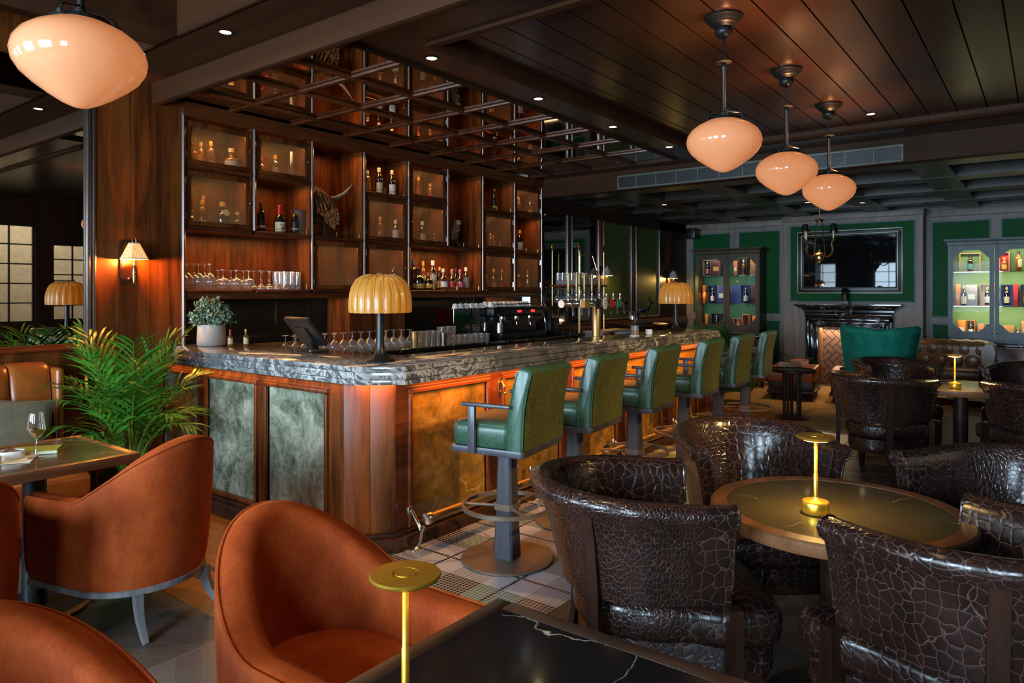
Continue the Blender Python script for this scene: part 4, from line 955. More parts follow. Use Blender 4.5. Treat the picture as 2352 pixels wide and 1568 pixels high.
def make_sconce(lit=True):
    t = thing('wall_sconce', 'x', 'wall lamp', (0, 0, 0))   # wall plane y = 0, room on -y
    m = MB(); oc = lambda a, b, c: [(a, -b+c), (a, b-c), (a-c, b), (-a+c, b), (-a, b-c), (-a, -b+c), (-a+c, -b), (a-c, -b)]
    o_, i_ = [(x, z + .05) for x, z in oc(.062, .158, .026)], [(x, z + .05) for x, z in oc(.047, .142, .02)]
    m.loft([[(x, -.002, z) for x, z in o_], [(x, -.02, z) for x, z in o_], [(x, -.024, z) for x, z in i_], [(x, -.012, z) for x, z in i_]], cu=True, cap0=True); bp = m.build('back_plate', M['dark_wood_z'], t, 20)
    m = MB(); m.loft([[(x, -.010, z) for x, z in i_], [(x, -.0125, z) for x, z in i_]], cu=True, cap1=True); m.build('plate_field', M['mahogany'], bp)
    m = MB(); m.ball((0, -.02, -.088), .013, 12, 8); m.tube([(0, -.02, -.088), (0, -.105, -.088)], .0045, 8); m.lathe([(0, 0), (.006, .005), (.011, .02), (.011, .075), (.015, .078), (.016, .09), (.012, .094)], 14, (0, -.105, -.135)); m.lathe([(.012, 0), (.012, .055), (.014, .058)], 14, (0, -.105, -.045)); m.lathe([(.026, .012), (.014, .012), (.014, .042), (.019, .044), (.0, .046)], 16, (0, -.105, .0)); m.build('arm', M['brass_old'], t)
    def ring(a, c, z): return [(x, y - .105, z) for x, y in oc(a, a, c)]
    m = MB(); m.loft([ring(.080, .022, .058), ring(.032, .009, .178)], cu=True); m.loft([ring(.078, .022, .058), ring(.030, .009, .176)], cu=True); s = m.build('lamp_shade', M['pleat'] if lit else M['shade_white'], t, 15)
    m = MB()
    for z, a, c in ((.060, .0805, .022), (.177, .0325, .009)): m.tube(ring(a, c, z), .0035, 6, closed=True)
    m.build('shade_trim', M['shade_white'], s)
    m = MB(); m.tube([(-.014, -.105, .175), (-.014, -.105, .205), (-.009, -.105, .218), (0, -.105, .222), (.009, -.105, .218), (.014, -.105, .205), (.014, -.105, .175)], .003, 6); m.build('shade_carrier', M['brass_old'], s)
    m = MB(); m.ball((0, -.105, .098), .014, 12, 8, sz=1.4); m.build('bulb', M['glow_warm'], t)
    return t
sc1 = make_sconce(); sc1.location = (2.50, 5.6, 1.735); tag(sc1, 'lit wall sconce with a pleated square shade on the walnut pilaster')
light('sconce_light', 'POINT', (2.50, 5.475, 1.79), 34, (1, .34, .05), radius=.012)
sc2 = make_sconce(False); sc2.location = (9.72, 5.64, 1.75); tag(sc2, 'white shaded wall sconce between the far mirror and the green panels')
dup(sc2, (12.16, 5.625, 1.75), 0, 'white shaded wall sconce on the dark pier behind the far amber lamp')
light('sconce_light', 'POINT', (9.72, 5.525, 1.806), 10, (1, .55, .16), radius=.03); light('sconce_light', 'POINT', (12.16, 5.51, 1.806), 16, (1, .6, .16), radius=.03)

def make_pendant():
    t = thing('pendant_lamp', 'x', 'pendant lamp', (0, 0, 0))    # origin on the ceiling
    m = MB(); m.lathe([(0, 0), (.108, 0), (.110, -.012), (.100, -.020), (.096, -.030), (.085, -.036), (.080, -.046), (.066, -.052), (.060, -.062), (.045, -.068), (.052, -.085), (.050, -.10), (.036, -.118), (.014, -.128), (0, -.130)], 40); m.build('canopy', M['bronze_black'], t, 40)
    for k in range(4):
        m = MB(); c = -.142 - .031*k; a = (PI/2)*(k % 2); pts = []
        for q in range(12):
            b = 2*PI*q/12; u, z = .009*math.cos(b), .020*math.sin(b); pts.append((u*math.cos(a), u*math.sin(a), c + z))
        m.tube(pts, .003, 6, closed=True); m.build('chain_link', M['bronze_black'], t)
    m = MB(); m.lathe([(0, -.255), (.006, -.256), (.045, -.262), (.046, -.266), (.012, -.272), (.017, -.28), (.017, -.30), (.0125, -.31), (.0125, -.555), (.02, -.56), (.02, -.585), (.010, -.59), (.010, -.60), (0, -.60)], 24); m.build('rod', M['bronze_black'], t, 40)
    m = MB(); m.lathe([(.070, -.590), (.094, -.594), (.098, -.602), (.098, -.612), (.09, -.614)], 32, cap=False); hd = m.build('holder', M['bronze_black'], t)
    for k in range(3):
        a = 2*PI*k/3 + .5; c, s = math.cos(a), math.sin(a); m = MB()
        m.tube([(.012*c, .012*s, -.545), (.03*c, .03*s, -.555), (.095*c, .095*s, -.572), (.108*c, .108*s, -.58), (.110*c, .110*s, -.605)], .0042, 6); m.tube([(.110*c, .110*s, -.606), (.125*c, .125*s, -.606)], .008, 8); m.build('arm', M['bronze_black'], hd)
    m = MB(); m.lathe([(.088, -.598), (.090, -.606), (.115, -.618), (.150, -.635), (.185, -.662), (.207, -.695), (.214, -.728), (.207, -.762), (.186, -.795), (.150, -.828), (.105, -.861), (.060, -.889), (.025, -.904), (0, -.908)], 64, cap=False); m.build('globe', M['opal'], t, 80)
    return t
pe = make_pendant()
pl = [('opal glass pendant lamp nearest of the row of three', (4.02, 1.51, 3.15)), ('opal glass pendant lamp in the middle of the row of three', (5.25, 1.51, 3.15)), ('opal glass pendant lamp farthest of the row of three', (6.44, 1.50, 3.15)), ('large looking opal glass pendant lamp in the upper left corner', (1.065, 2.745, 3.105))]
for k, (lb, loc) in enumerate(pl):
    if k == 0: pe.location = loc; tag(pe, lb, None, 'opal glass pendant lamps')
    else:
        d = dup(pe, loc, .4*k, lb)
        if k == 3: MB().lathe([(.03, -.01), (.02, .36)], 20).build('ceiling_stem', M['bronze_black'], d)

# light of the bulbs that escapes through the open necks onto the ceiling
for x, y in ((4.02, 1.51), (5.25, 1.51), (6.44, 1.5)): light('pendant_uplight', 'SPOT', (x + .03, y - .06, 2.575), 48, (1, .42, .17), (R(180), 0, 0), spot=R(130), blend=.9, radius=.05)
# brass rechargeable lamps on the tables
def make_brass():
    t = thing('table_lamp', 'x', 'lamp', (0, 0, 0))
    m = MB(); m.lathe([(0, 0), (.044, 0), (.046, .003), (.046, .040), (.043, .044), (.016, .050), (.009, .058), (0, .058)], 40); m.build('base', M['brass'], t, 40)
    m = MB(); m.lathe([(.0075, .055), (.0075, .14), (.0062, .142), (.0062, .262)], 16); m.build('stem', M['brass'], t)
    m = MB(); m.lathe([(.0, .255), (.014, .256), (.055, .264), (.064, .270), (.0655, .273), (.063, .276), (.0245, .277), (.024, .2735), (.021, .2735), (.0205, .2775), (0, .278)], 64); hd = m.build('lamp_shade', M['brass'], t, 30)
    m = MB(); m.lathe([(.012, .2545), (.045, .2612), (.045, .2606), (.012, .2535)], 32, cap=False); m.build('led_ring', M['glow_warm'], hd)
    return t
br = make_brass()
for k, (x, y, lb, p) in enumerate([(.905, .935, 'brass disc table lamp in the foreground on the black marble table', 1.5), (2.665, .665, 'brass disc table lamp on the near round table among crocodile chairs', 14), (6.85, .62, 'brass disc table lamp glowing on the farther round table', 14)]):
    if k == 0: br.location = (x, y, .752); tag(br, lb, None, 'brass disc table lamps')
    else: dup(br, (x, y, .752), 0, lb)
    light('table_lamp_light', 'SPOT', (x, y, .752 + .251), p, (1, .62, .22), spot=R(150), blend=.5, radius=.03)

# chandelier by the fireplace
ch = thing('chandelier', 'small brass chandelier with black candle shades in front of the mirror', 'chandelier', (10.59, 2.59, 2.85))
m = MB(); m.lathe([(0, 0), (.05, 0), (.045, -.02), (.012, -.035), (.006, -.04), (.006, -.25), (0, -.25)], 20); m.build('canopy', M['brass_old'], ch)
m = MB(); m.lathe([(.0, -.25), (.02, -.262), (.03, -.272), (.06, -.278), (.062, -.292), (.03, -.298), (.028, -.31), (.01, -.325), (0, -.33)], 20); m.build('crown', M['brass_old'], ch)
m = MB(); m.lathe([(0, -.70), (.012, -.71), (.02, -.735), (.05, -.745), (.085, -.77), (.088, -.785), (.06, -.80), (.058, -.83), (.035, -.85), (.018, -.865), (.02, -.88), (.006, -.91), (0, -.915)], 24); m.build('bowl', M['brass_old'], ch)
for k in range(4):
    a = R(37.33 + 20 + 90*k); c, s = math.cos(a), math.sin(a)
    MB().tube([(.05*c, .05*s, -.285), (.10*c, .10*s, -.77)], .006, 6).build('rod', M['brass_old'], ch)
    m = MB(); m.tube([(.08*c, .08*s, -.785), (.15*c, .15*s, -.80), (.22*c, .22*s, -.76), (.245*c, .245*s, -.69), (.225*c, .225*s, -.62), (.24*c, .24*s, -.585), (.255*c, .255*s, -.56)], [.008, .009, .01, .011, .01, .008, .007], 8); m.lathe([(.0, 0), (.024, .004), (.026, .012), (.012, .016), (.014, .04)], 14, (.255*c, .255*s, -.565)); ar = m.build('arm', M['brass_old'], ch)
    MB().lathe([(.011, 0), (.011, .10), (.005, .105)], 12, (.255*c, .255*s, -.53)).build('candle', M['cream'], ar)
    MB().lathe([(.058, 0), (.032, .10), (.031, .10), (.056, 0)], 20, (.255*c, .255*s, -.45), cap=False).build('candle_shade', M['c_black'], ar)

# recessed downlights
def make_down():
    t = thing('downlight', 'x', 'downlight', (0, 0, 0))
    m = MB(); m.lathe([(.048, .0), (.05, -.004), (.040, -.006), (.034, .004), (.034, .012)], 28, cap=False); m.build('trim_ring', M['bronze_black'], t)
    MB().lathe([(0, -.003), (.034, -.003)], 24, cap=False).build('lens', M['glow_down'], t, 0); return t
dl = make_down()
for k, (x, y, z, lb, p) in enumerate([(2.43, 4.12, 3.18, 'recessed downlight in the beam soffit at upper left', 48), (3.40, 3.265, 3.1, 'first recessed downlight along the bar soffit from the left', 24), (4.63, 3.265, 3.1, 'second recessed downlight along the bar soffit from the left', 24), (5.84, 3.262, 3.1, 'third recessed downlight along the bar soffit from the left', 20), (7.01, 3.232, 3.1, 'fourth recessed downlight along the bar soffit, left of the first pendant globe', 20),
        (7.0, 1.277, 3.15, 'recessed downlight in the planked ceiling right of the pendants', 26), (10.70, 2.78, 2.85, 'recessed downlight in the coffered ceiling left of the chandelier', 60), (11.23, 2.16, 2.85, 'recessed downlight in the coffered ceiling right of the third pendant', 60), (9.7, 4.55, 2.85, 'small downlight by the back bar end in the coffered ceiling', 10)]):
    if k == 0: dl.location = (x, y, z); tag(dl, lb, None, 'recessed ceiling downlights')
    else: dup(dl, (x, y, z), 0, lb)
    light('downlight_beam', 'SPOT', (x, y, z - .012), p, (1, .60, .26), spot=R(64), blend=.7, radius=.03)

# air grille in the bulkhead
vg = thing('air_grille', 'long grey green air grille set in the ceiling bulkhead', 'vent', (8.0, 2.78, 2.945))
m = MB(); a, b, f = 1.62, .088, .022
for q in ((-a, -b, a, -b+f), (-a, b-f, a, b), (-a, -b+f, -a+f, b-f), (a-f, -b+f, a, b-f)): m.box(-.014, q[0], q[1], -.001, q[2], q[3], .003)
gm = plain('grille_paint', (.12, .13, .10), .5); m.build('frame', gm, vg)
m = MB()
for k in range(9): z = -b + f + .008 + .0152*k; m.box(-.010, -a+f, z, -.003, a-f, z + .0045)
m.build('louvre', plain('grille_slat', (.028, .03, .024), .5), vg); m = MB(); m.box(-.002, -a+.005, -b+.005, -.0005, a-.005, b-.005); m.build('backing', M['c_black'], vg)
for k in range(1, 12):
    y = -a + 2*a*k/12; MB().box(-.013, y - .006, -b+f, -.002, y + .006, b-f).build('divider', gm, vg)

# ------------------------------------------------------------------ plants
random.seed(7)
pp = thing('potted_palm', 'tall green areca palm standing between the booth and the bar', 'plant', (2.24, 4.98, 0))
m = MB(); m.lathe([(0, 0), (.13, 0), (.17, .05), (.185, .30), (.18, .33), (.165, .33), (.16, .29), (0, .29)], 32); m.build('pot', M['c_black'], pp)
lf = MB(); stv = MB()
def frond(x0, y0, az, lean, L, droop, n):
    d = Vector((math.cos(az), math.sin(az), 0)); P = []; p = Vector((x0, y0, .30)); ang = R(90) - lean*.15
    seg = 26
    for k in range(seg + 1):
        P.append(p.copy()); f = k/seg
        ang = R(90) - lean*(.25 + .75*f) - droop*f*f
        p = p + (d*math.cos(ang) + Vector((0, 0, 1))*math.sin(ang))*(L/seg)
    stv.tube(P, [.0075*(1 - .75*k/seg) + .001 for k in range(seg+1)], 5)
    side = d.cross(Vector((0, 0, 1)))
    for k in range(n):
        f = .40 + .60*k/(n-1); i = min(seg - 1, int(f*seg)); b = P[i].lerp(P[i+1], f*seg - i); t = (P[i+1] - P[i]).normalized()
        ll = (.13 + .20*math.sin(PI*min(1, (f - .36)/.66)**.8))*random.uniform(.8, 1.15)*(L/1.0)**.5
        for s in (1, -1):
            nrm = side.cross(t).normalized(); dr = (side*s*.75 + t*(.62 + .5*f) + nrm*random.uniform(.0, .4)).normalized(); w = random.uniform(.009, .0135)
            wv = (t - dr*t.dot(dr)).normalized(); q = b.copy(); rows = []
            for j in range(5):
                g = j/4; ww = w*(.35 + 1.5*g if g < .4 else 1.0*(1 - (g-.4)/.6)**.8 + .04)
                rows.append((q + wv*ww, q + nrm*.002*(1-g), q - wv*ww)); dr = (dr + Vector((0, 0, -.13*(1+g)*random.uniform(.5, 1.4)))).normalized(); q = q + dr*ll/4
            lf.loft(rows)
for k in range(30):
    az = k*2.399 + random.uniform(-.3, .3); ring = (k % 3)
    lean = [R(12), R(30), R(46)][ring]*random.uniform(.75, 1.2); L = [1.02, .92, .70][ring]*random.uniform(.82, 1.06)
    if -.3 < math.cos(az)*1 and math.sin(az) > .3: L *= .8
    a2 = az
    frond(.07*math.cos(az)*random.random()**.5, .07*math.sin(az)*random.random()**.5, a2, lean, L, R([30, 48, 62][ring]), [14, 13, 10][ring])
stv.build('stems', M['palm_stem'], pp); lf.build('foliage', M['palm_leaf'], pp, 60)
po = thing('potted_plant', 'bushy sage green plant in a stone grey pot on the bar counter', 'plant', (3.03, 5.34, 1.115))
m = MB(); m.lathe([(0, 0), (.098, 0), (.108, .008), (.110, .05), (.104, .165), (.102, .172), (.095, .172), (.093, .15), (0, .15)], 40); m.build('pot', M['stone_pot'], po, 50)
MB().lathe([(0, .152), (.094, .152)], 24, cap=False).build('soil', M['soil'], po)
m = MB(); sm = MB()
for k in range(150):
    az = random.uniform(0, 2*PI); el = math.acos(random.uniform(-.18, 1)); rr = random.uniform(.6, 1); tip = Vector((.19*math.sin(el)*math.cos(az), .19*math.sin(el)*math.sin(az), .21 + .20*math.cos(el)))*rr + Vector((0, 0, .16*(1-rr)))
    b = Vector((.06*math.cos(az)*random.random(), .06*math.sin(az)*random.random(), .15)); sm.tube([b, b.lerp(tip, .5) + Vector((0, 0, .03)), tip], .0016, 4)
    for j in range(22):
        f = .40 + .60*j/21; c = b.lerp(tip, f) + Vector((0, 0, .03*4*f*(1-f))); u = Vector((random.gauss(0, 1), random.gauss(0, 1), random.gauss(.3, 1))).normalized(); v = u.cross(Vector((random.gauss(0, 1), random.gauss(0, 1), random.gauss(0, 1)))).normalized(); l = random.uniform(.018, .032); w = l*.42
        m.face([m._p(c), m._p(c + u*l*.5 + v*w), m._p(c + u*l), m._p(c + u*l*.5 - v*w)])
sm.build('stems', M['palm_stem'], po); m.build('foliage', M['sage_leaf'], po, 0)

# ------------------------------------------------------------------ carved animals in the tall niches
cw = thing('cow_head_statue', 'carved shaggy highland cow head with a curved horn in a tall niche', 'statue', (4.40, 5.74, 2.09)); cw.scale = (1.12, 1.0, 1.1)
def blade(m, c, d, n, l, w):
    d = Vector(d).normalized(); n = Vector(n).normalized(); s = d.cross(n).normalized(); rows = []
    for j in range(5):
        g = j/4; ww = w*math.sin(PI*(.12 + .86*g))**.8; p = Vector(c) + d*l*(g - .2) + n*(.012*math.sin(PI*g)); rows.append((p + s*ww, p + n*ww*.8, p - s*ww))
    m.loft(rows)
m = MB(); prof = []
axis = [((-.16, .0, .27), .115, .15), ((-.05, -.0, .30), .125, .145), ((.02, -.01, .27), .110, .125), ((.075, -.025, .215), .082, .095), ((.115, -.035, .17), .066, .072), ((.14, -.04, .145), .055, .055), ((.152, -.042, .138), .02, .02)]
rows = []
for i, (c, ry, rz) in enumerate(axis):
    c = Vector(c); a = Vector(axis[max(0, i-1)][0]); b = Vector(axis[min(len(axis)-1, i+1)][0]); t = (b-a).normalized(); u = Vector((0, 1, 0)); u = (u - t*t.dot(u)).normalized(); w = t.cross(u)
    rows.append([c + u*ry*math.cos(2*PI*k/18) + w*rz*math.sin(2*PI*k/18) for k in range(18)])
m.loft(rows[:4], cu=True, cap0=True); m.m = 1; m.loft(rows[3:], cu=True, cap1=True); m.m = 0
m.loft([[(-.20 + .0*k + r*math.cos(a), r*.8*math.sin(a), z) for a in [2*PI*q/14 for q in range(14)]] for k, (z, r) in enumerate(((.012, .10), (.10, .085), (.22, .10)))], cu=True, cap0=True)
m.box(-.24, -.09, 0, .13, .09, .02, .006); m.tube([(.03, -.02, .015), (.02, -.02, .12), (-.02, -.01, .2)], [.03, .026, .04], 10)
m.build('head', [M['mane_dark'], M['muzzle']], cw, 60)
m = MB(); random.seed(3)
for k in range(230):
    i = random.uniform(0, 3.2); i0 = int(i); f = i - i0; a = random.uniform(0, 2*PI); c = Vector(axis[i0][0]).lerp(Vector(axis[i0+1][0]), f); ry = axis[i0][1]*(1-f) + axis[i0+1][1]*f; rz = axis[i0][2]*(1-f) + axis[i0+1][2]*f
    n = Vector((.25, math.cos(a), math.sin(a))).normalized(); p = c + Vector((0, ry*math.cos(a), rz*math.sin(a)))
    blade(m, p, (random.uniform(.1, .5), random.uniform(-.15, .15), -1 + .9*max(0, -n.z)), n, random.uniform(.05, .085), random.uniform(.008, .013))
m.build('mane', M['mane'], cw, 60)
m = MB(); m.tube([(.03, .02, .36), (.10, .02, .355), (.18, .01, .372), (.26, 0, .42), (.33, -.01, .49), (.36, -.01, .53)], [.026, .025, .022, .017, .010, .002], 12); m.build('horn', M['horn'], cw)
m = MB(); m.ball((.118, -.102, .20), .022, 12, 8, sy=.5); m.build('nostril', M['muzzle'], cw); m = MB(); m.ball((.122, -.112, .20), .011, 10, 6, sy=.5); m.build('nostril_hole', M['c_black'], cw)
m = MB(); m.ball((.0, -.118, .275), .014, 10, 8); m.build('eye', M['c_black'], cw)
m = MB(); m.tube([(.125, -.09, .128), (.155, -.055, .118), (.16, -.03, .118)], .012, 8); m.build('lip', M['mane'], cw)
ow = thing('owl_statue', 'carved wooden owl on a branch in the right tall niche', 'statue', (6.37, 5.72, 2.09))
m = MB(); bodyax = [((-.05, 0, .075), .012), ((-.048, 0, .10), .038), ((-.03, 0, .15), .052), ((-.005, 0, .20), .05), ((.012, 0, .235), .04), ((.022, 0, .255), .036), ((.028, -.003, .285), .046), ((.03, -.003, .315), .042), ((.03, 0, .335), .022)]
m.loft([[(c[0] + r*math.cos(2*PI*k/16), c[1] + r*.85*math.sin(2*PI*k/16), c[2]) for k in range(16)] for c, r in bodyax], cu=True, cap0=True, cap1=True); m.build('body', M['carved'], ow, 60)
m = MB(); random.seed(5)
for k in range(70):
    i = random.uniform(1.2, 5); i0 = int(i); f = i - i0; a = random.uniform(0, 2*PI); c = Vector(bodyax[i0][0]).lerp(Vector(bodyax[i0+1][0]), f); r = bodyax[i0][1]*(1-f) + bodyax[i0+1][1]*f; n = Vector((math.cos(a), .85*math.sin(a), 0)); blade(m, c + n*r, (-.35, 0, -1), n, .04, .010)
m.build('feathers', M['carved'], ow, 60)
for s in (-1, 1):
    m = MB(); m.M = T(.03 + s*.020*.8 + .0, -.040 + (.0 if s < 0 else .006), .298, 0, R(90)); m.lathe([(0, .004), (.008, .003), (.016, .006), (.021, .004), (.022, -.002)], 16); e = m.build('face_disc', M['paper'], ow); m = MB(); m.ball((.03 + s*.016, -.046, .30), .006, 8, 6); m.build('eye', M['c_black'], ow)
m = MB(); m.tube([(.032, -.044, .296), (.034, -.054, .286), (.034, -.05, .278)], [.006, .004, .001], 6); m.build('beak', M['c_black'], ow)
m = MB(); m.tube([(-.09, 0, .03), (-.055, 0, .075), (-.01, 0, .085), (.04, 0, .06), (.075, 0, .0)], [.022, .025, .022, .022, .024], 10); m.tube([(-.06, 0, .07), (-.08, 0, .02), (-.075, 0, 0)], [.02, .022, .026], 10); m.build('branch', M['mane_dark'], ow)
m = MB(); m.tube([(-.045, -.01, .085), (-.04, -.012, .105)], .007, 6); m.build('foot', M['c_black'], ow)
# ------------------------------------------------------------------ lettering helper
def lettering(name, txt, size, mat, parent, loc, rot=(R(90), 0, 0), ext=.0004, bend=None):
    cu = bpy.data.curves.new('lettering_curve', 'FONT'); cu.body = txt; cu.size = size; cu.align_x = 'CENTER'; cu.align_y = 'CENTER'; cu.extrude = ext; cu.resolution_u = 2
    ob = bpy.data.objects.new('lettering_tmp', cu); C.objects.link(ob)
    dg = bpy.context.evaluated_depsgraph_get(); me = bpy.data.meshes.new_from_object(ob.evaluated_get(dg)); bpy.data.objects.remove(ob)
    me.transform(T(*loc) @ Euler(rot).to_matrix().to_4x4())
    if bend:   # wrap round a vertical cylinder of radius bend about the thing's axis
        for v in me.vertices:
            r = -v.co.y; a = v.co.x/bend; v.co.x, v.co.y = r*math.sin(a), -r*math.cos(a)
    me.materials.clear(); me.materials.append(mat); o = bpy.data.objects.new(name, me); link(o, parent); KID.setdefault(parent.name, []).append(o); return o

# ------------------------------------------------------------------ bottles
BP = {  # profile in units of (radius, height)
 'tall': [(0, 0), (.95, .0), (1, .02), (1, .60), (.96, .66), (.70, .72), (.42, .77), (.36, .82), (.35, .97), (.40, .975), (.40, 1), (0, 1)],
 'round': [(0, 0), (.92, .0), (1, .03), (1, .42), (.98, .50), (.85, .58), (.50, .64), (.30, .70), (.28, .96), (.33, .97), (.33, 1), (0, 1)],
 'squat': [(0, 0), (.95, 0), (1, .03), (1, .46), (.94, .55), (.6, .63), (.36, .68), (.32, .75), (.32, .97), (.36, .98), (.36, 1), (0, 1)],
 'flask': [(0, 0), (.6, 0), (.9, .08), (1, .28), (.92, .48), (.6, .60), (.3, .66), (.26, .72), (.26, .97), (.3, .98), (.3, 1), (0, 1)],
 'wine': [(0, 0), (.95, 0), (1, .02), (1, .55), (.9, .63), (.5, .73), (.38, .80), (.36, .97), (.4, .98), (.4, 1), (0, 1)],
 'slim': [(0, 0), (.95, 0), (1, .02), (1, .50), (.8, .6), (.55, .66), (.5, .72), (.5, 1), (0, 1)],
}
NB = 0
def bottle(label, x, y, z, shape, h, r, glass, cap, lab=None, l0=.12, l1=.45, capf=.84, badge=None, band=None, group=None, txt=None):
    global NB; NB += 1
    t = thing('bottle', label, 'bottle', (x, y, z), random.uniform(-.15, .15), group); P = BP[shape]
    hh = h*(capf + .02) if cap else h
    m = MB(); m.lathe([(a*r, b*h) for a, b in P], 18); m.build('body', M[glass], t, 60)
    if cap:
        rc = max(.36*r, P[-2][0]*r)*1.12; m = MB(); m.lathe([(rc*1.02, h*capf), (rc, h*(capf+.01)), (rc, h*.995), (rc*.9, h*1.004), (0, h*1.006)], 14); m.build('cap', M[cap], t)
    if lab:
        m = MB(); m.lathe([(r*1.012, h*l0), (r*1.012, h*l1)], 18, a0=R(-178), a1=R(-2), cap=False); m.build('paper_label', M[lab], t)
    if band:
        m = MB(); m.lathe([(r*1.014, h*(l0+.06)), (r*1.014, h*(l0+.14))], 18, a0=R(-178), a1=R(-2), cap=False); m.build('label_band', M[band], t)
    if badge:
        m = MB(); m.M = T(0, -r*.86, h*.60, 0, R(78)); m.lathe([(0, .004), (r*.46, .002), (r*.46, -.002)], 16); m.build('seal', M[badge], t)
    if txt:
        k = 0
        for s, sz, zz in txt: lettering('label_lettering', s, sz, M['c_black'], t, (0, -r*1.03, h*zz), bend=r)
    return t
yb = 5.76
A, B2, B3 = Z0 + .0, Z1, Z2
dk, br_, am_, cl, gr = 'dark_brown_glass', 'dark_brown_glass', 'amber_glass', 'clear_bottle', 'dark_green_glass'
W1 = 'in the top left wire door'; W2 = 'in the second top wire door'; W3 = 'in the lower left wire door'
bottle('bottle with a large yellow label at the left ' + W1, 3.112, yb, B3, 'round', .20, .05, am_, None, 'c_yellow', .05, .6)
bottle('amber bottle with orange label beside the yellow one ' + W1, 3.20, yb + .05, B3, 'tall', .24, .03, 'orange_glass', 'c_gold', 'c_orange')
bottle('clear bottle with gold lettered body in the middle ' + W1, 3.262, yb, B3, 'tall', .25, .035, am_, 'c_gold', 'c_yellow', .05, .3)
bottle('squat bottle with broad white label at the right ' + W1, 3.452, yb, B3, 'round', .22, .065, am_, 'c_cream', 'c_white', .14, .47)
bottle('short bottle with red neck and red label ' + W2, 3.755, yb, B3, 'squat', .19, .035, 'orange_glass', 'c_red', 'c_red', .05, .35)
bottle('small red capped bottle standing low ' + W2, 3.84, yb + .05, B3, 'squat', .09, .03, 'orange_glass', 'c_red')
bottle('clear bottle with gold neck in the middle ' + W2, 3.897, yb, B3, 'tall', .23, .034, cl, 'c_gold', 'c_grey', .1, .5)
bottle('tall slim bottle with long white neck ' + W2, 4.074, yb, B3, 'slim', .29, .024, cl, 'c_white', None, capf=.62)
bottle('small amber bottle at the left ' + W3, 3.089, yb, B2, 'flask', .15, .04, am_, 'c_gold', 'c_gold', .1, .4)
bottle('clear bottle with gold foil neck ' + W3, 3.18, yb, B2, 'tall', .24, .032, am_, 'c_gold', 'c_cream', .1, .3)
bottle('tan capped tall bottle behind the gold one ' + W3, 3.235, yb + .08, B2, 'slim', .29, .026, am_, 'c_tan', 'c_tan', .1, .3, capf=.78)
bottle('round decanter with a round cream label in the middle ' + W3, 3.357, yb - .02, B2, 'round', .24, .065, dk, 'c_gold', None, badge='c_cream')
bottle('cut glass decanter with gold stopper and red base ' + W3, 3.515, yb, B2, 'flask', .17, .055, cl, 'c_gold', 'c_red', .02, .22)
N1 = 'in the niche of the second bay'
bottle('dark tall bottle with white neck band, left ' + N1, 3.737, yb - .02, B2, 'tall', .27, .036, gr, 'c_black', 'c_black', .1, .42, band='c_white')
bottle('red wax topped whisky bottle with cream printed label ' + N1, 3.905, yb - .06, B2, 'squat', .262, .054, dk, 'c_red', 'c_cream', .06, .40, capf=.66, txt=[("Maker's", .021, .29), ('Mark', .021, .20)])
bottle('black labelled bourbon bottle with white print, right ' + N1, 4.085, yb - .04, B2, 'tall', .262, .038, dk, 'c_black', 'c_black', .10, .46, band='c_grey', txt=[])
N2 = 'in the top niche right of the cow'
bottle('bottle with yellow label at the left edge ' + N2, 5.02, yb, B3, 'tall', .24, .036, am_, 'c_cream', 'c_yellow', .1, .5, badge='c_cream')
bottle('white labelled whisky bottle with round seal, middle ' + N2, 5.154, yb - .03, B3, 'tall', .285, .040, dk, 'c_cream', 'c_paper' if 'c_paper' in M else 'c_cream', .06, .44, badge='c_white')
bottle('white labelled whisky bottle with round seal, right ' + N2, 5.343, yb - .03, B3, 'tall', .285, .042, dk, 'c_cream', 'c_white', .06, .44, badge='c_white')
D4 = 'in the wire door right of the cow head'
bottle('orange bottle with tall gold neck ' + D4, 5.197, yb, B2, 'tall', .27, .036, 'orange_glass', 'c_gold', 'c_orange', .08, .3)
bottle('pale bottle with big white label ' + D4, 5.407, yb - .02, B2, 'tall', .25, .042, cl, 'c_white', 'c_white', .18, .55)
D5 = 'in the wire door just above the near amber lamp'
bottle('round decanter ' + D5, 5.185, yb, A, 'round', .18, .06, am_, 'c_gold')
bottle('tall clear bottle with black cap ' + D5, 5.394, yb, A, 'tall', .30, .035, cl, 'c_black', 'c_white', .1, .3)
D6 = 'in the top wire door left of the owl'
bottle('amber slim bottle with orange cap ' + D6, 5.779, yb, B3, 'slim', .27, .026, am_, 'c_orange', 'c_tan', .1, .4)
bottle('bottle with bright red label ' + D6, 5.972, yb, B3, 'tall', .22, .036, am_, 'c_gold', 'c_red', .18, .42)
D7 = 'in the wire door left of the owl'
bottle('large bottle with cream label and white cork ' + D7, 5.822, yb - .02, B2, 'tall', .27, .042, gr, 'c_white', 'c_cream', .06, .48)
bottle('small blue and gold bottle ' + D7, 6.05, yb, B2, 'squat', .15, .026, cl, 'c_gold', 'c_yellow', .1, .45)
R5 = 'on the shelf below the owl'
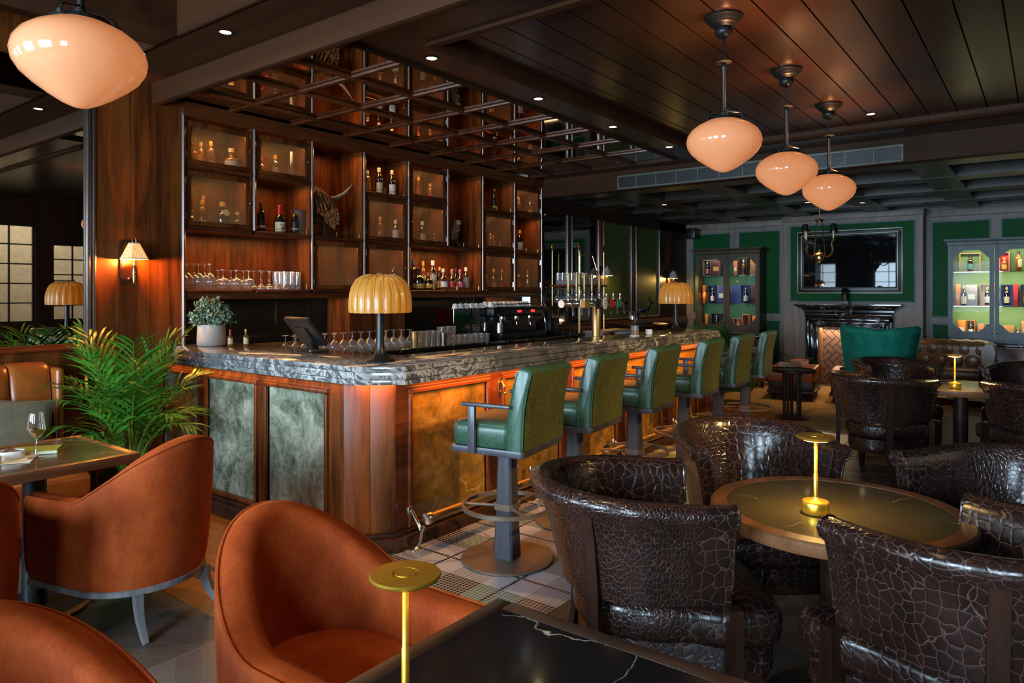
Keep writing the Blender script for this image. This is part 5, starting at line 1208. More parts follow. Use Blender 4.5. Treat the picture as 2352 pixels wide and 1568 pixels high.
for i, b in enumerate([('thin dark bottle at the left post', 5.60, .02, 'tall', .26, .03, gr, 'c_gold', 'c_cream', .1, .4), ('large bulbous black bottle with gold label', 5.735, -.04, 'round', .25, .075, gr, 'c_black', 'c_yellow', .08, .30), ('tall bottle with slate blue neck', 5.79, .09, 'tall', .345, .04, dk, 'c_navy', None, .1, .4), ('squat dark bottle with copper cap and oval gold label', 5.872, -.07, 'squat', .20, .052, dk, 'c_copper', 'c_yellow', .12, .36), ('yellow capped bottle at the back', 5.955, .10, 'tall', .34, .036, am_, 'c_yellow', 'c_white', .2, .5), ('tall clear bottle with white label and maroon crest', 5.995, -.02, 'tall', .345, .046, cl, 'c_white', 'c_white', .18, .52), ('red capped bottle at the back', 6.10, .10, 'wine', .28, .034, dk, 'c_red', 'c_cream', .1, .4), ('clear gin bottle with pale label and white stopper', 6.145, -.05, 'squat', .255, .055, cl, 'c_white', 'c_white', .14, .40), ('second yellow capped bottle at the back', 6.235, .10, 'wine', .28, .034, dk, 'c_yellow', 'c_cream', .1, .4), ('clear bottle with red label and white stopper', 6.298, -.05, 'squat', .25, .054, cl, 'c_copper', 'c_red', .14, .38), ('clear bottle with pink label and white stopper', 6.442, -.05, 'squat', .25, .048, cl, 'c_pink', 'c_pink', .14, .38), ('dark blue capped bottle at the back', 6.52, .09, 'wine', .27, .034, gr, 'c_navy', 'c_cream', .1, .4), ('clear bottle with grey printed label at the right end', 6.575, -.03, 'tall', .28, .044, cl, 'c_white', 'c_grey', .12, .55)]):
    bottle(b[0] + ' ' + R5, b[1], yb + b[2], A, b[3], b[4], b[5], b[6], b[7], b[8], b[9], b[10], txt=[('CIROC', .016, .27)] if i == 9 else None)
N7 = 'in the open niche right of the owl'
bottle('bottle with orange label at the left edge ' + N7, 6.935, yb, B3, 'wine', .26, .034, dk, 'c_orange', 'c_tan', .1, .4)
bottle('black bottle with gold print ' + N7, 7.145, yb - .02, B3, 'wine', .29, .038, gr, 'c_black', 'c_black', .1, .4, band='c_gold')
D8 = 'in the middle wire door of the seventh bay'
bottle('orange bottle with white cap ' + D8, 7.09, yb, B2, 'tall', .22, .036, 'orange_glass', 'c_white', 'c_orange', .1, .5)
bottle('yellow labelled bottle ' + D8, 7.17, yb + .02, B2, 'tall', .20, .03, am_, 'c_gold', 'c_yellow', .1, .6)
bottle('small red bottle ' + D8, 7.30, yb, B2, 'slim', .13, .02, 'orange_glass', 'c_red', 'c_red', .1, .5)
D9 = 'in the bottom wire door of the seventh bay'
bottle('pale green bottle ' + D9, 7.02, yb, A, 'flask', .20, .034, cl, 'c_gold', 'c_green', .15, .4)
bottle('yellow green bottle with slim neck ' + D9, 7.157, yb, A, 'flask', .28, .042, cl, 'c_gold', 'c_yellow', .12, .35)
bottle('red labelled bottle with slim neck ' + D9, 7.335, yb, A, 'flask', .28, .042, cl, 'c_copper', 'c_red', .12, .35)
D10 = 'in the top right wire door'
bottle('left amber bottle with tan label ' + D10, 7.70, yb, B3, 'tall', .24, .036, am_, 'c_gold', 'c_tan', .06, .35)
bottle('middle amber bottle set back ' + D10, 7.79, yb + .08, B3, 'tall', .27, .034, am_, 'c_gold', 'c_orange', .06, .35)
bottle('right bottle with cream label and blue cap ' + D10, 7.915, yb - .04, B3, 'tall', .26, .038, cl, 'c_navy', 'c_cream', .06, .32)
bottle('single white labelled dark bottle with gold cap in the niche at the right end', 7.69, yb - .03, B2, 'tall', .30, .044, dk, 'c_gold', 'c_white', .10, .46)
D11 = 'in the bottom wire door at the right end'
bottle('bottle with orange box label ' + D11, 7.70, yb, A, 'slim', .22, .034, cl, 'c_cream', 'c_orange', .05, .55)
bottle('slender clear bottle ' + D11, 7.88, yb - .02, A, 'tall', .28, .034, cl, 'c_grey', 'c_tan', .1, .3)

# ------------------------------------------------------------------ glasses
def glass_proto(name, label, cat, group, prof, n=20, parts=None, mat='glass'):
    m = MB(); m.lathe(prof, n, cap=False); o = m.build(name, M[mat], None, 70); return tag(o, label, cat, group)
def shell(pr, th=.0016):
    return pr + [(max(0, r - th), z - (th if i == len(pr)-1 else 0)) for i, (r, z) in reversed(list(enumerate(pr)))]
def scatter(proto, pts):
    for k, p in enumerate(pts):
        o = proto if k == 0 else proto.copy()
        if k: C.objects.link(o)
        o.location = p; o.rotation_euler = (0, 0, k*1.3)
balloon = glass_proto('wine_glass', 'upturned large balloon wine glass at the left end of the long shelf', 'glass', 'upturned balloon glasses', [(.036, 0), (.046, .03), (.052, .06), (.048, .095), (.03, .125), (.008, .138), (.004, .15), (.004, .20), (.012, .208), (.038, .212), (.038, .215), (0, .214)])
scatter(balloon, [(3.02 + .098*k + .03*j, 5.70 + .13*j, Z0) for j in range(2) for k in range(3)])
coupe = glass_proto('wine_glass', 'upturned round bowl wine glass in the middle of the long shelf', 'glass', 'upturned round bowl glasses', [(.038, 0), (.049, .025), (.055, .05), (.048, .078), (.026, .098), (.006, .106), (.004, .115), (.004, .155), (.012, .162), (.036, .166), (.036, .169), (0, .168)])
scatter(coupe, [(3.34 + .122*k + .03*j, 5.70 + .13*j, Z0) for j in range(2) for k in range(3)])
coup2 = glass_proto('coupe_glass', 'upturned coupe glass on the long shelf between wine glasses and tumblers', 'glass', 'upturned coupe glasses', [(.046, 0), (.048, .010), (.040, .028), (.022, .042), (.006, .05), (.0035, .06), (.0035, .155), (.012, .162), (.034, .166), (.034, .169), (0, .168)])
scatter(coup2, [(3.70 + .085*k + .02*j, 5.69 + .14*j, Z0) for j in range(2) for k in range(4)])
highb = glass_proto('tumbler', 'clear highball tumbler in the cluster at the right of the long shelf', 'glass', 'highball tumblers on the long shelf', shell([(0, .002), (.029, .0), (.030, .01), (.033, .168)]))
scatter(highb, [(3.955 + .069*i, 5.69 + .072*j, Z0) for j in range(3) for i in range(3)])
wk = glass_proto('wine_glass', 'upturned wine glass in the long row on the back work counter', 'glass', 'upturned wine glasses on the back work counter', [(.032, 0), (.040, .03), (.044, .06), (.036, .095), (.014, .115), (.004, .122), (.004, .17), (.010, .178), (.033, .182), (.033, .185), (0, .184)])
scatter(wk, [(3.62 + .104*k, 5.08 + .12*j, .99) for j in range(2) for k in range(14)])
hb2 = glass_proto('tumbler', 'tall highball tumbler on the back work counter right of the walnut pier', 'glass', 'highball tumblers on the back work counter', shell([(0, .002), (.030, .0), (.031, .01), (.035, .155)]))
scatter(hb2, [(5.12 + .085*k, 5.08 + .09*j, .99) for j in range(2) for k in range(4)])
tb2 = glass_proto('tumbler', 'short whisky tumbler stacked on the back work counter below the espresso machine', 'glass', 'short tumblers on the back work counter', shell([(0, .002), (.036, .0), (.038, .008), (.042, .092)]))
scatter(tb2, [(5.50 + .093*k, 5.06 + .10*j, .99) for j in range(2) for k in range(8)] + [(5.53 + .093*k, 5.18, 1.084) for k in range(3)])
jg = MB(); jg.lathe([(0, 0), (.036, 0), (.036, .15), (.033, .16), (0, .16)], 24); tag(jg.build('cocktail_shaker', M['brass_dull'], None), 'brass cocktail tin left of the highball tumblers on the back counter', 'shaker').location = (5.02, 5.06, .99)
jg = MB(); jg.lathe([(0, 0), (.036, 0), (.039, .13), (.037, .132), (0, .13)], 24); tag(jg.build('cocktail_shaker', M['steel'], None), 'steel mixing tin right of the highball tumblers on the back counter', 'shaker').location = (5.43, 5.04, .99)
for k, (lb, c) in enumerate((('small red capped bitters bottle behind the plant pot', 'c_red'), ('small green capped sauce bottle behind the plant pot', 'c_gold'))): bottle(lb, 3.12 + .10*k, 5.22 - .06*k, 1.115, 'squat', .13, .022, am_, c, 'c_cream', .1, .45)
# bar top glasses
def stem_glass(label, loc, wine, big=1.0, level=.115):
    t = thing('wine_glass', label, 'glass', loc); s = big
    pr = [(.034*s, .0), (.034*s, .002), (.012*s, .005), (.0042, .012), (.0036, .05*s), (.0038, .088*s), (.008*s, .094*s), (.022*s, .106*s), (.040*s, .132*s), (.0405*s, .14*s), (.030*s, .215*s)]
    m = MB(); m.lathe(pr, 32, cap=False); m.build('bowl', M['clear_wine_glass'], t, 70)
    m = MB(); m.lathe([(0, .096*s), (.020*s, .107*s), (.0385*s, .133*s), (.0388*s, .139*s), (0, .1392*s)], 32, cap=False); m.build('wine', M[wine], t, 60); return t
stem_glass('glass of red wine standing on the bar counter near the far lamp', (6.43, 3.36, 1.117), 'red_wine', 1.1)
stem_glass('glass of white wine on the booth table', (1.297, 3.847, .752), 'white_wine', 1.0)
t = thing('tumbler', 'tumbler of amber drink on a white coaster beside the red wine', 'glass', (6.33, 3.29, 1.116))
m = MB(); m.lathe(shell([(0, .004), (.036, .002), (.038, .01), (.040, .088)]), 24, cap=False); m.build('body', M['glass'], t, 60); m = MB(); m.lathe([(0, .008), (.034, .008), (.036, .05), (0, .05)], 24, cap=False); m.build('drink', M['amber_drink'], t)
m = MB(); m.lathe([(0, 0), (.05, 0), (.05, .003), (0, .003)], 32); tag(m.build('coaster', M['white'], None), 'round white coaster under the tumbler of amber drink', 'coaster').location = (6.33, 3.29, 1.1155)
bpy.data.objects['coaster'].location.z = 1.1152; t.location.z = 1.119
m = MB(); m.lathe([(0, 0), (.03, 0), (.034, .005), (.036, .05), (.033, .05), (.03, .008), (0, .008)], 24); o = m.build('bowl', M['white'], None); o.location = (6.55, 3.24, 1.1155); tag(o, 'small white bowl right of the amber tumbler on the bar', 'bowl')
# booth table setting
t = thing('notebook', 'slim olive green menu book lying on the booth table behind the wine glass', 'book', (1.345, 3.985, .752), R(-32)); MB().box(-.10, -.065, .0, .10, .065, .014).build('pages', M['paper'], t); m = MB(); m.box(-.104, -.068, .014, .104, .068, .017); m.box(-.104, -.068, -.0005, .104, .068, .0); m.box(.1, -.068, 0, .104, .068, .017); m.build('cover', M['screen_green'], t)
MB().box(-.12, -.09, 0, .12, .09, .0015).v
o = MB().box(-.13, -.085, 0, .13, .085, .0015).build('napkin', M['cream'], None); o.location = (1.175, 3.905, .7515); o.rotation_euler = (0, 0, R(-30)); tag(o, 'cream paper napkin under the nut bowls on the booth table', 'napkin')
for k, (lb, x, y, fill) in enumerate((('oval white bowl of almonds on the booth table', 1.215, 3.925, 'c_brown'), ('white bowl of snacks at the left border of the booth table', 1.10, 3.86, 'c_gold'))):
    t = thing('snack_bowl', lb, 'bowl', (x, y, .753), R(-30)); m = MB(); m.M = Matrix.Diagonal((1.25, .85, 1, 1)); m.lathe([(0, 0), (.044, 0), (.047, .004), (.049, .036), (.046, .037), (.043, .010), (0, .010)], 32); m.build('bowl', M['white'], t)
    m = MB(); random.seed(4 + k)
    for q in range(22): a = random.uniform(0, 6.28); r = .036*random.random()**.5; m.ball((1.2*r*math.cos(a), .8*r*math.sin(a), .028 + .014*(1 - r/.036) + random.uniform(-.004, .006)), .0095, 8, 6, sx=1.35, sy=.8, sz=.6)
    tag(m.build('nuts', M[fill], t), kind='stuff')
# ------------------------------------------------------------------ bar equipment
bt = thing('beer_tap_tower', 'brass T shaped beer tap tower with a row of pump handles and round badges', 'beer tap', (5.80, 3.42, 1.115))
m = MB(); m.lathe([(0, 0), (.052, 0), (.052, .006), (.041, .012), (.041, .265), (.036, .275), (.036, .30), (.05, .335), (.05, .36), (0, .36)], 32); m.build('column', M['brass_dull'], bt, 40)
m = MB(); m.tube([(-.60, 0, .325), (.46, 0, .325)], .034, 20); m.build('crossbar', M['nickel'], bt)
for k in range(8):
    x = -.53 + .135*k; m = MB(); m.tube([(x, 0, .325), (x, -.06, .33), (x, -.075, .31), (x, -.078, .22)], [.014, .013, .012, .008], 10); m.lathe([(.014, 0), (.016, .02), (.010, .04), (.012, .06), (.009, .075)], 14, (x, -.03, .35)); tp = m.build('tap', M['chrome'], bt)
    if k < 5: m = MB(); m.lathe([(.008, 0), (.013, .02), (.0135, .16), (.011, .175), (0, .178)], 14, (x, -.03, .425)); m.build('handle', M['brass_dull'], tp)
def badge(k, mat, w, h, rnd=True, txt=None):
    x = -.53 + .135*k; m = MB(); pts = [(w*math.cos(2*PI*q/28), h*math.sin(2*PI*q/28)) for q in range(28)] if rnd else [(-w, -h), (w, -h), (w, h), (-w, h)]
    m.loft([[(x + a, -.088, .325 + b) for a, b in pts], [(x + a, -.098, .325 + b) for a, b in pts]], cu=True, cap0=True, cap1=True); o = m.build('badge', M[mat], bt)
    if txt:
        for s, z in txt: lettering('badge_lettering', s, .018, M['c_black'], o, (x, -.0985, .325 + z))
badge(1, 'c_cream', .036, .034, False); badge(1.55, 'brass', .040, .040); badge(3, 'c_black', .030, .05); badge(4, 'c_white', .036, .056, True, [('THE', .022), ('CASK', -.002), ('ALE', -.024)]); badge(5, 'c_red', .030, .038, False); badge(6, 'c_green', .030, .040, False); badge(7, 'c_black', .034, .048); badge(7.02, 'c_yellow', .026, .012, False)
for o in [c for c in KID[bt.name] if c.name.startswith('badge')]:
    for l in KID.get(o.name, []): l.hide_render = False
# till
tl = thing('till_monitor', 'black till touchscreen on a stand seen from behind on the bar counter', 'till', (3.17, 4.22, 1.115), R(-8))
m = MB(); m.prism(rrect(-.07, -.08, .09, .08, .02, 3), 0, .022, .003); m.M = T(0, 0, .02, 0, 0, R(-18)); m.prism(rrect(-.03, -.04, .03, .04, .01, 3), -.005, .12, .003); m.build('stand', M['black_plastic'], tl)
m = MB(); m.M = T(-.045, 0, .135, 0, 0, R(-38)); m.box(-.018, -.175, -.10, .012, .175, .145, .008); m.box(-.034, -.08, -.06, -.018, .08, .07, .006); sc = m.build('housing', M['black_plastic'], tl)
m = MB(); m.M = T(-.045, 0, .135, 0, 0, R(-38)); m.box(.012, -.16, -.085, .0135, .16, .13); m.build('screen', M['c_black'], tl)
# espresso machine
em = thing('espresso_machine', 'black and steel espresso machine with red displays on the back counter', 'coffee machine', (6.5, 5.22, .99))
m = MB(); m.box(-.10, .06, .0, .95, .34, .30, .02); m.box(.0, -.10, .0, .95, .06, .07, .012); m.build('body', M['black_plastic'], em)
m = MB(); m.box(-.10, -.07, .27, .95, .34, .37, .02); m.build('head_unit', M['black_plastic'], em)
m = MB(); m.box(-.10, -.08, .37, .97, .34, .385, .004); m.build('cup_tray', M['steel'], em)
m = MB(); m.tube([(-.08, -.07, .385), (-.08, -.07, .415), (.95, -.07, .415), (.95, -.07, .385)], .006, 8); m.build('cup_rail', M['chrome'], em)
for x in (.34, .62):
    MB().box(x, -.073, .305, x + .12, -.069, .345).build('display', M['c_black'], em)
    for q in range(3):
        m = MB(); xx = x + .02 + .03*q
        for a, b, c, d in ((0, 0, .018, .003), (0, .0125, .018, .0155), (0, .025, .018, .028), (0, 0, .003, .028), (.015, 0, .018, .028)): m.box(xx + a, -.0755, .311 + b, xx + c, -.073, .311 + d)
        m.build('digit', M['led_red'], em)
for x in (.12, .40, .68):
    m = MB(); m.lathe([(0, 0), (.036, 0), (.038, .02), (.036, .05), (0, .05)], 24, (x, -.02, .215)); g = m.build('group_head', M['chrome'], em)
    m = MB(); m.tube([(x, -.05, .22), (x, -.16, .205)], [.010, .014], 10); m.build('portafilter', M['c_black'], g); m = MB(); m.lathe([(.034, 0), (.036, .02)], 20, (x, -.02, .19)); m.tube([(x, -.03, .19), (x, -.035, .15)], .007, 8); m.build('spout', M['chrome'], g)
for x in (-.03, .88):
    m = MB(); m.tube([(x, -.06, .30), (x, -.10, .28), (x + .01, -.12, .16), (x + .015, -.12, .06)], .005, 8); m.build('steam_wand', M['chrome'], em)
m = MB(); m.lathe([(0, 0), (.045, 0), (.042, .07), (.036, .12), (0, .12)], 24, (.02, -.06, .075)); m.build('milk_jug', M['steel'], em)
m = MB(); m.box(-.66, .05, .12, -.12, .32, .37, .004); m.box(-.66, .04, .12, -.39, .05, .36); m.box(-.36, .04, .10, -.12, .05, .36); m.build('side_panel', M['mirror_dark'], em, 10)
m = MB(); m.box(-.64, .06, 0, -.14, .30, .12, .01); m.build('foot_box', M['black_plastic'], em)
cup = thing('coffee_cup', 'white coffee cup in the row on top of the espresso machine', 'cup', (0, 0, 0), 0, 'white coffee cups on the espresso machine')
m = MB(); m.lathe([(.040, 0), (.0405, .003), (.036, .025), (.024, .05), (.022, .056), (0, .056)], 20, cap=False); m.build('bowl', M['white'], cup, 60)
m = MB(); m.tube([(.036, 0, .012), (.055, 0, .016), (.058, 0, .03), (.046, 0, .042), (.028, 0, .044)], .004, 6); m.build('handle', M['white'], cup)
cps = [(5.90 + .092*k, 5.30, 1.361) for k in range(6)] + [(6.46 + .088*k, 5.24 + .09*j, 1.376) for j in range(2) for k in range(9)]
for k, p in enumerate(cps):
    if k == 0: cup.location = p; cup.rotation_euler.z = -.9
    else: dup(cup, p, -.9 + .3*math.sin(k*2.1))
m = MB(); m.box(-.10, -.12, 0, .10, .12, .22, .01); m.lathe([(.07, .22), (.085, .36), (.08, .37), (0, .37)], 4, (0, 0, 0), PI/4, 2*PI + PI/4); o = m.build('coffee_grinder', M['black_plastic'], None); o.location = (7.72, 5.3, .991); tag(o, 'black coffee grinder right of the espresso machine', 'coffee grinder')
# tablet like tray behind the taps
ty = thing('counter_riser', 'flat grey riser shelf on a bracket behind the beer taps', 'shelf', (7.65, 4.32, .62))
MB().box(-.40, -.14, .445, .40, .14, .462, .004).build('top', M['grey_wood'], ty)
for s in (-1, 1): MB().box(s*.36 - .012, -.12, 0, s*.36 + .012, .12, .445).build('leg', M['steel'], ty)
ub2 = MB().box(7.2, 4.1, 0, 8.1, 4.55, .62, .01).build('side_cupboard', M['steel'], None); tag(ub2, 'low steel cupboard behind the bar carrying the grey riser', 'cupboard')
# brass and timber glass rack past the end of the back bar
gk = thing('glass_rack', 'brass post glass rack with a timber shelf at the end of the back bar', 'glass rack', (0, 0, 0))
MB().prism([(8.06, 5.0), (8.72, 5.0), (8.85, 5.02), (8.95, 5.10), (8.99, 5.22), (8.95, 5.40), (8.84, 5.5), (8.06, 5.5)], 1.625, 1.652, .006).build('shelf', M['mahogany'], gk)
m = MB(); m.prism([(8.06, 5.02), (8.9, 5.02), (8.9, 5.52), (8.06, 5.52)], 0, 1.0); m.build('counter', M['counter_black'], gk)
for x, y in ((8.08, 5.46), (8.10, 5.04), (8.80, 5.06), (8.80, 5.46)):
    m = MB(); m.tube([(x, y, 1.0), (x, y, 2.12)], .0085, 10); m.lathe([(0, 0), (.017, .004), (.019, .012), (.010, .022), (.014, .035), (.022, .05), (.014, .075), (.004, .095), (0, .10)], 14, (x, y, 2.11)); m.build('post', M['brass_old'], gk)
m = MB()
for y in (5.08, 5.25, 5.42): m.tube([(8.08, y, 1.60), (8.82, y, 1.60)], .005, 6)
m.build('hanging_rail', M['brass_old'], gk)
m = MB(); m.tube([(8.08, 5.04, 2.05), (8.45, 5.04, 2.05)], .006, 8); m.tube([(8.45, 5.04, 2.05), (8.47, 5.0, 1.9), (8.48, 4.98, 1.84)], .006, 8); m.lathe([(.02, 0), (.016, .03), (.006, .05)], 12, (8.48, 4.98, 1.80)); m.build('picture_light', M['brass_old'], gk)
gt = glass_proto('tumbler', 'tall tumbler in the dense block on the left of the brass glass rack', 'glass', 'tall tumblers on the glass rack', shell([(0, .002), (.030, .0), (.031, .01), (.034, .16)]))
scatter(gt, [(8.12 + .073*i, 5.09 + .075*j, 1.653) for j in range(5) for i in range(4)])
gt2 = glass_proto('tumbler', 'short tumbler on the right part of the brass glass rack', 'glass', 'short tumblers on the glass rack', shell([(0, .002), (.034, .0), (.036, .008), (.039, .085)]))
scatter(gt2, [(8.46 + .085*i, 5.09 + .088*j, 1.653) for j in range(4) for i in range(5)])
hg = glass_proto('wine_glass', 'wine glass hanging upside down under the brass glass rack', 'glass', 'wine glasses hanging under the glass rack', [(.034, .0), (.034, -.002), (.012, -.006), (.0038, -.012), (.0036, -.085), (.012, -.095), (.034, -.115), (.042, -.145), (.040, -.175), (.033, -.205)])
scatter(hg, [(8.14 + .092*i, 5.08 + .17*j, 1.604) for j in range(3) for i in range(8)])

# ------------------------------------------------------------------ fireplace
fp = thing('fireplace', 'black marble fireplace with white veins and a herringbone brick firebox', 'fireplace', (XC, 2.635, 0))
m = MB()
def rail(z0, z1, d0, d1, w0, w1): m.loft([[(-d0, -w0, z0), (-d0, w0, z0), (0, w0, z0), (0, -w0, z0)], [(-d1, -w1, z1), (-d1, w1, z1), (0, w1, z1), (0, -w1, z1)]], cu=True, cap0=True, cap1=True)
rail(1.335, 1.352, .30, .30, .80, .80); rail(1.315, 1.335, .285, .295, .785, .795); rail(1.25, 1.315, .15, .27, .69, .77); rail(1.22, 1.25, .15, .15, .69, .69); m.build('mantel_shelf', M['fire_marble'], fp, 20)
m = MB(); m.tube([(-.115, -.66, 1.175), (-.115, .66, 1.175)], .05, 18); m.box(-.11, -.66, 1.115, 0, .66, 1.225, .004); m.build('frieze', M['fire_marble'], fp, 40)
for s in (-1, 1):
    m = MB(); m.box(-.12, s*.66, 0, 0, s*.60, 1.12, .008); m.box(-.10, s*.60, 0, 0, s*.55, 1.06, .008); m.box(-.14, s*.55, 0, 0, s*.52, 1.03, .012); m.box(-.08, s*.52, 0, 0, s*.465, 1.0, .006); m.build('jamb', M['fire_marble'], fp, 30)
m = MB(); m.box(-.12, -.66, 1.06, 0, .66, 1.12, .008); m.box(-.10, -.6, 1.02, 0, .6, 1.06, .006); m.box(-.14, -.55, 1.0, 0, .55, 1.03, .01); m.box(-.08, -.52, .97, 0, .52, 1.0, .006); m.build('lintel', M['fire_marble'], fp, 30)
m = MB(); m.tube([(-.125, -.54, .0), (-.125, -.54, 1.016), (-.125, .54, 1.016), (-.125, .54, 0)], .010, 10); m.build('brass_trim', M['brass_old'], fp)
m = MB(); m.box(-.03, -.465, 0, -.02, .465, .97); m.build('firebox', M['brick'], fp)
MB().box(-.075, .40, 0, -.03, .465, .97, .004).build('side_brick', M['c_lightwood'], fp)
light('firebox_light', 'AREA', (XC - .09, 2.635, .955), 4.5, (1, .66, .40), (0, R(25), 0), .05, .85)
mi = thing('wall_mirror', 'wide dark mirror in a stepped silver and green frame above the fireplace', 'mirror', (XC - .008, 2.645, 2.055))
m = MB(); m.box(-.012, -.70, -.42, -.006, .70, .42); m.build('glass', M['dark_mirror'], mi, 0)
for k, (o_, w, mt, d) in enumerate(((.0, .014, 'silver_line', .035), (.014, .05, 'c_black', .026), (.064, .012, 'silver_line', .03), (.076, .025, 'c_black', .02))):
    a, b = .80 - o_, .525 - o_; m = MB()
    for q in ((-a, -b, a, -b+w), (-a, b-w, a, b), (-a, -b+w, -a+w, b-w), (a-w, -b+w, a, b-w)): m.box(-d, q[0], q[1], 0, q[2], q[3], .002)
    m.build('frame', M[mt], mi)
hb = thing('horse_bust', 'small black bust on a grey stone block on the mantel', 'statue', (XC - .16, 2.66, 1.353))
MB().box(-.055, -.06, 0, .055, .06, .05, .004).build('base', M['grey_wood'], hb)
m = MB(); ax = [((0, 0, .05), .05), ((0, 0, .10), .055), ((-.005, 0, .16), .05), ((-.015, 0, .21), .052), ((-.04, 0, .245), .046), ((-.075, 0, .225), .032), ((-.10, 0, .20), .022), ((-.108, 0, .195), .008)]
m.loft([[(c[0] + r*.8*math.cos(2*PI*k/16), r*math.sin(2*PI*k/16), c[2] + r*.3*math.cos(2*PI*k/16)) for k in range(16)] for c, r in ax], cu=True, cap0=True, cap1=True)
for s in (-1, 1): m.tube([(-.01, s*.025, .26), (-.008, s*.034, .285), (-.012, s*.036, .305)], [.013, .010, .002], 8)
m.build('head', M['c_black'], hb, 60); m = MB(); m.tube([(-.05, 0, .16), (-.055, 0, .12), (-.05, 0, .06)], [.008, .014, .005], 8); m.build('tie', M['nickel'], hb)

# ------------------------------------------------------------------ display cabinets with whisky boxes
def cabinet(label, yc, wd, mat, back, x0=12.6):
    t = thing('display_cabinet', label, 'cabinet', (x0, yc, 0)); h0, h1 = .84, 2.28; a = wd/2; D_ = .385
    m = MB(); m.box(.02, -a, h0, D_, -a+.03, h1); m.box(.02, a-.03, h0, D_, a, h1); m.box(.02, -a, h0, D_, a, h0+.03); m.box(.02, -a, h1-.03, D_, a, h1); m.build('carcass', M[mat], t)
    MB().box(D_-.012, -a+.03, h0+.03, D_-.002, a-.03, h1-.03).build('back_panel', M[back], t)
    m = MB(); m.sweep([(D_, -a, h1), (.0, -a, h1), (.0, a, h1), (D_, a, h1)], [(.01, -.03), (.0, -.03), (-.012, .0), (-.012, .02), (-.05, .045), (-.055, .07), (.01, .07)]); m.box(0, -a, h1-.0, D_, a, h1+.069); m.build('cornice', M[mat], t)
    m = MB(); m.box(-.012, -a-.012, h0-.05, D_, a+.012, h0-.012, .006); m.box(0, -a, h0-.02, D_, a, h0+.004); m.build('plinth', M[mat], t)
    for s in (-1, 1):
        y0, y1 = (-a+.012, -.003) if s < 0 else (.003, a-.012); w, c = .055, .13; z0, z1 = h0+.012, h1-.04; m = MB()
        def octo(q, k): return [(y0+q, z0+q*1.9+k), (y0+q+k, z0+q*1.9), (y1-q-k, z0+q*1.9), (y1-q, z0+q*1.9+k), (y1-q, z1-q*1.1-k), (y1-q-k, z1-q*1.1), (y0+q+k, z1-q*1.1), (y0+q, z1-q*1.1-k)]
        I_ = octo(w, c); O_ = [(y0, z0+c+w), (y0+c+w, z0), (y1-c-w, z0), (y1, z0+c+w), (y1, z1-c-w), (y1-c-w, z1), (y0+c+w, z1), (y0, z1-c-w)]; K = [(y0, z0), None, (y1, z0), None, (y1, z1), None, (y0, z1), None]
        for x in (0, .022):
            for k in range(8): 
                k2 = (k+1) % 8; m.poly([(x, *O_[k]), (x, *O_[k2]), (x, *I_[k2]), (x, *I_[k])])
        for a_, b_, c_ in ((0, 1, (y0, z0)), (2, 3, (y1, z0)), (4, 5, (y1, z1)), (6, 7, (y0, z1))):
            for x in (0, .022): m.poly([(x, *O_[a_]), (x, *c_), (x, *O_[b_])])
        m.loft([[(0, *p) for p in I_], [(.022, *p) for p in I_]], cu=True); R4 = [(y0, z0), (y1, z0), (y1, z1), (y0, z1)]; m.loft([[(0, *p) for p in R4], [(.022, *p) for p in R4]], cu=True)
        d = m.build('door', M[mat], t, 20)
        MB().poly and None
        g = MB(); g.loft([[(.012, *p) for p in I_], [(.014, *p) for p in I_]], cu=True, cap0=True, cap1=True); g.build('pane', M['pane'], d, 0)
        kb = MB(); kb.ball((-.012, s*.03, h0+.10), .014, 10, 8); kb.tube([(0, s*.03, h0+.10), (-.01, s*.03, h0+.10)], .006, 8); kb.build('knob', M['nickel'], d)
    for z in (1.34, 1.855): MB().box(.05, -a+.03, z-.008, D_-.014, a-.03, z).build('glass_shelf', M['shelf_glass'], t)
    return t
cabinet('dark stained display cabinet with octagonal doors left of the fireplace', 4.69, 1.20, 'cab_wood', 'cab_back_dark')
cabinet('slate grey display cabinet with octagonal doors at the right edge', .645, 1.18, 'slate_paint', 'cab_back')
for yc, lb, mt in ((4.69, 'low dark cupboard with marble top under the left display cabinet', 'dark_wood'), (.645, 'low brown cupboard with marble top under the slate display cabinet', 'mahogany')):
    t = thing('low_cupboard', lb, 'cupboard', (12.5, yc, 0)); MB().box(-.02, -.70, .745, .48, .70, .785, .006).build('top', M['fire_marble'], t); MB().box(.02, -.66, .06, .48, .66, .745).build('carcass', M[mt], t)
    for k in range(3):
        d = MB().box(0, -.64 + .43*k, .09, .02, -.22 + .43*k, .72, .006).build('door', M[mt], t); kb = MB(); kb.ball((-.014, -.26 + .43*k, .62), .014, 10, 8); kb.build('knob', M['nickel'], d)
light('cabinet_strip', 'AREA', (12.80, 5.16, 1.55), .5, (1, .35, .1), (0, 0, R(0)), .05, .05)
for yc, p in ((.645, 6), (4.69, 1.6)):
    for z in (2.20, 1.83, 1.32): light('cabinet_strip', 'AREA', (12.68, yc, z), p, (1, .82, .55), (0, R(-20), 0), .03, 1.05)
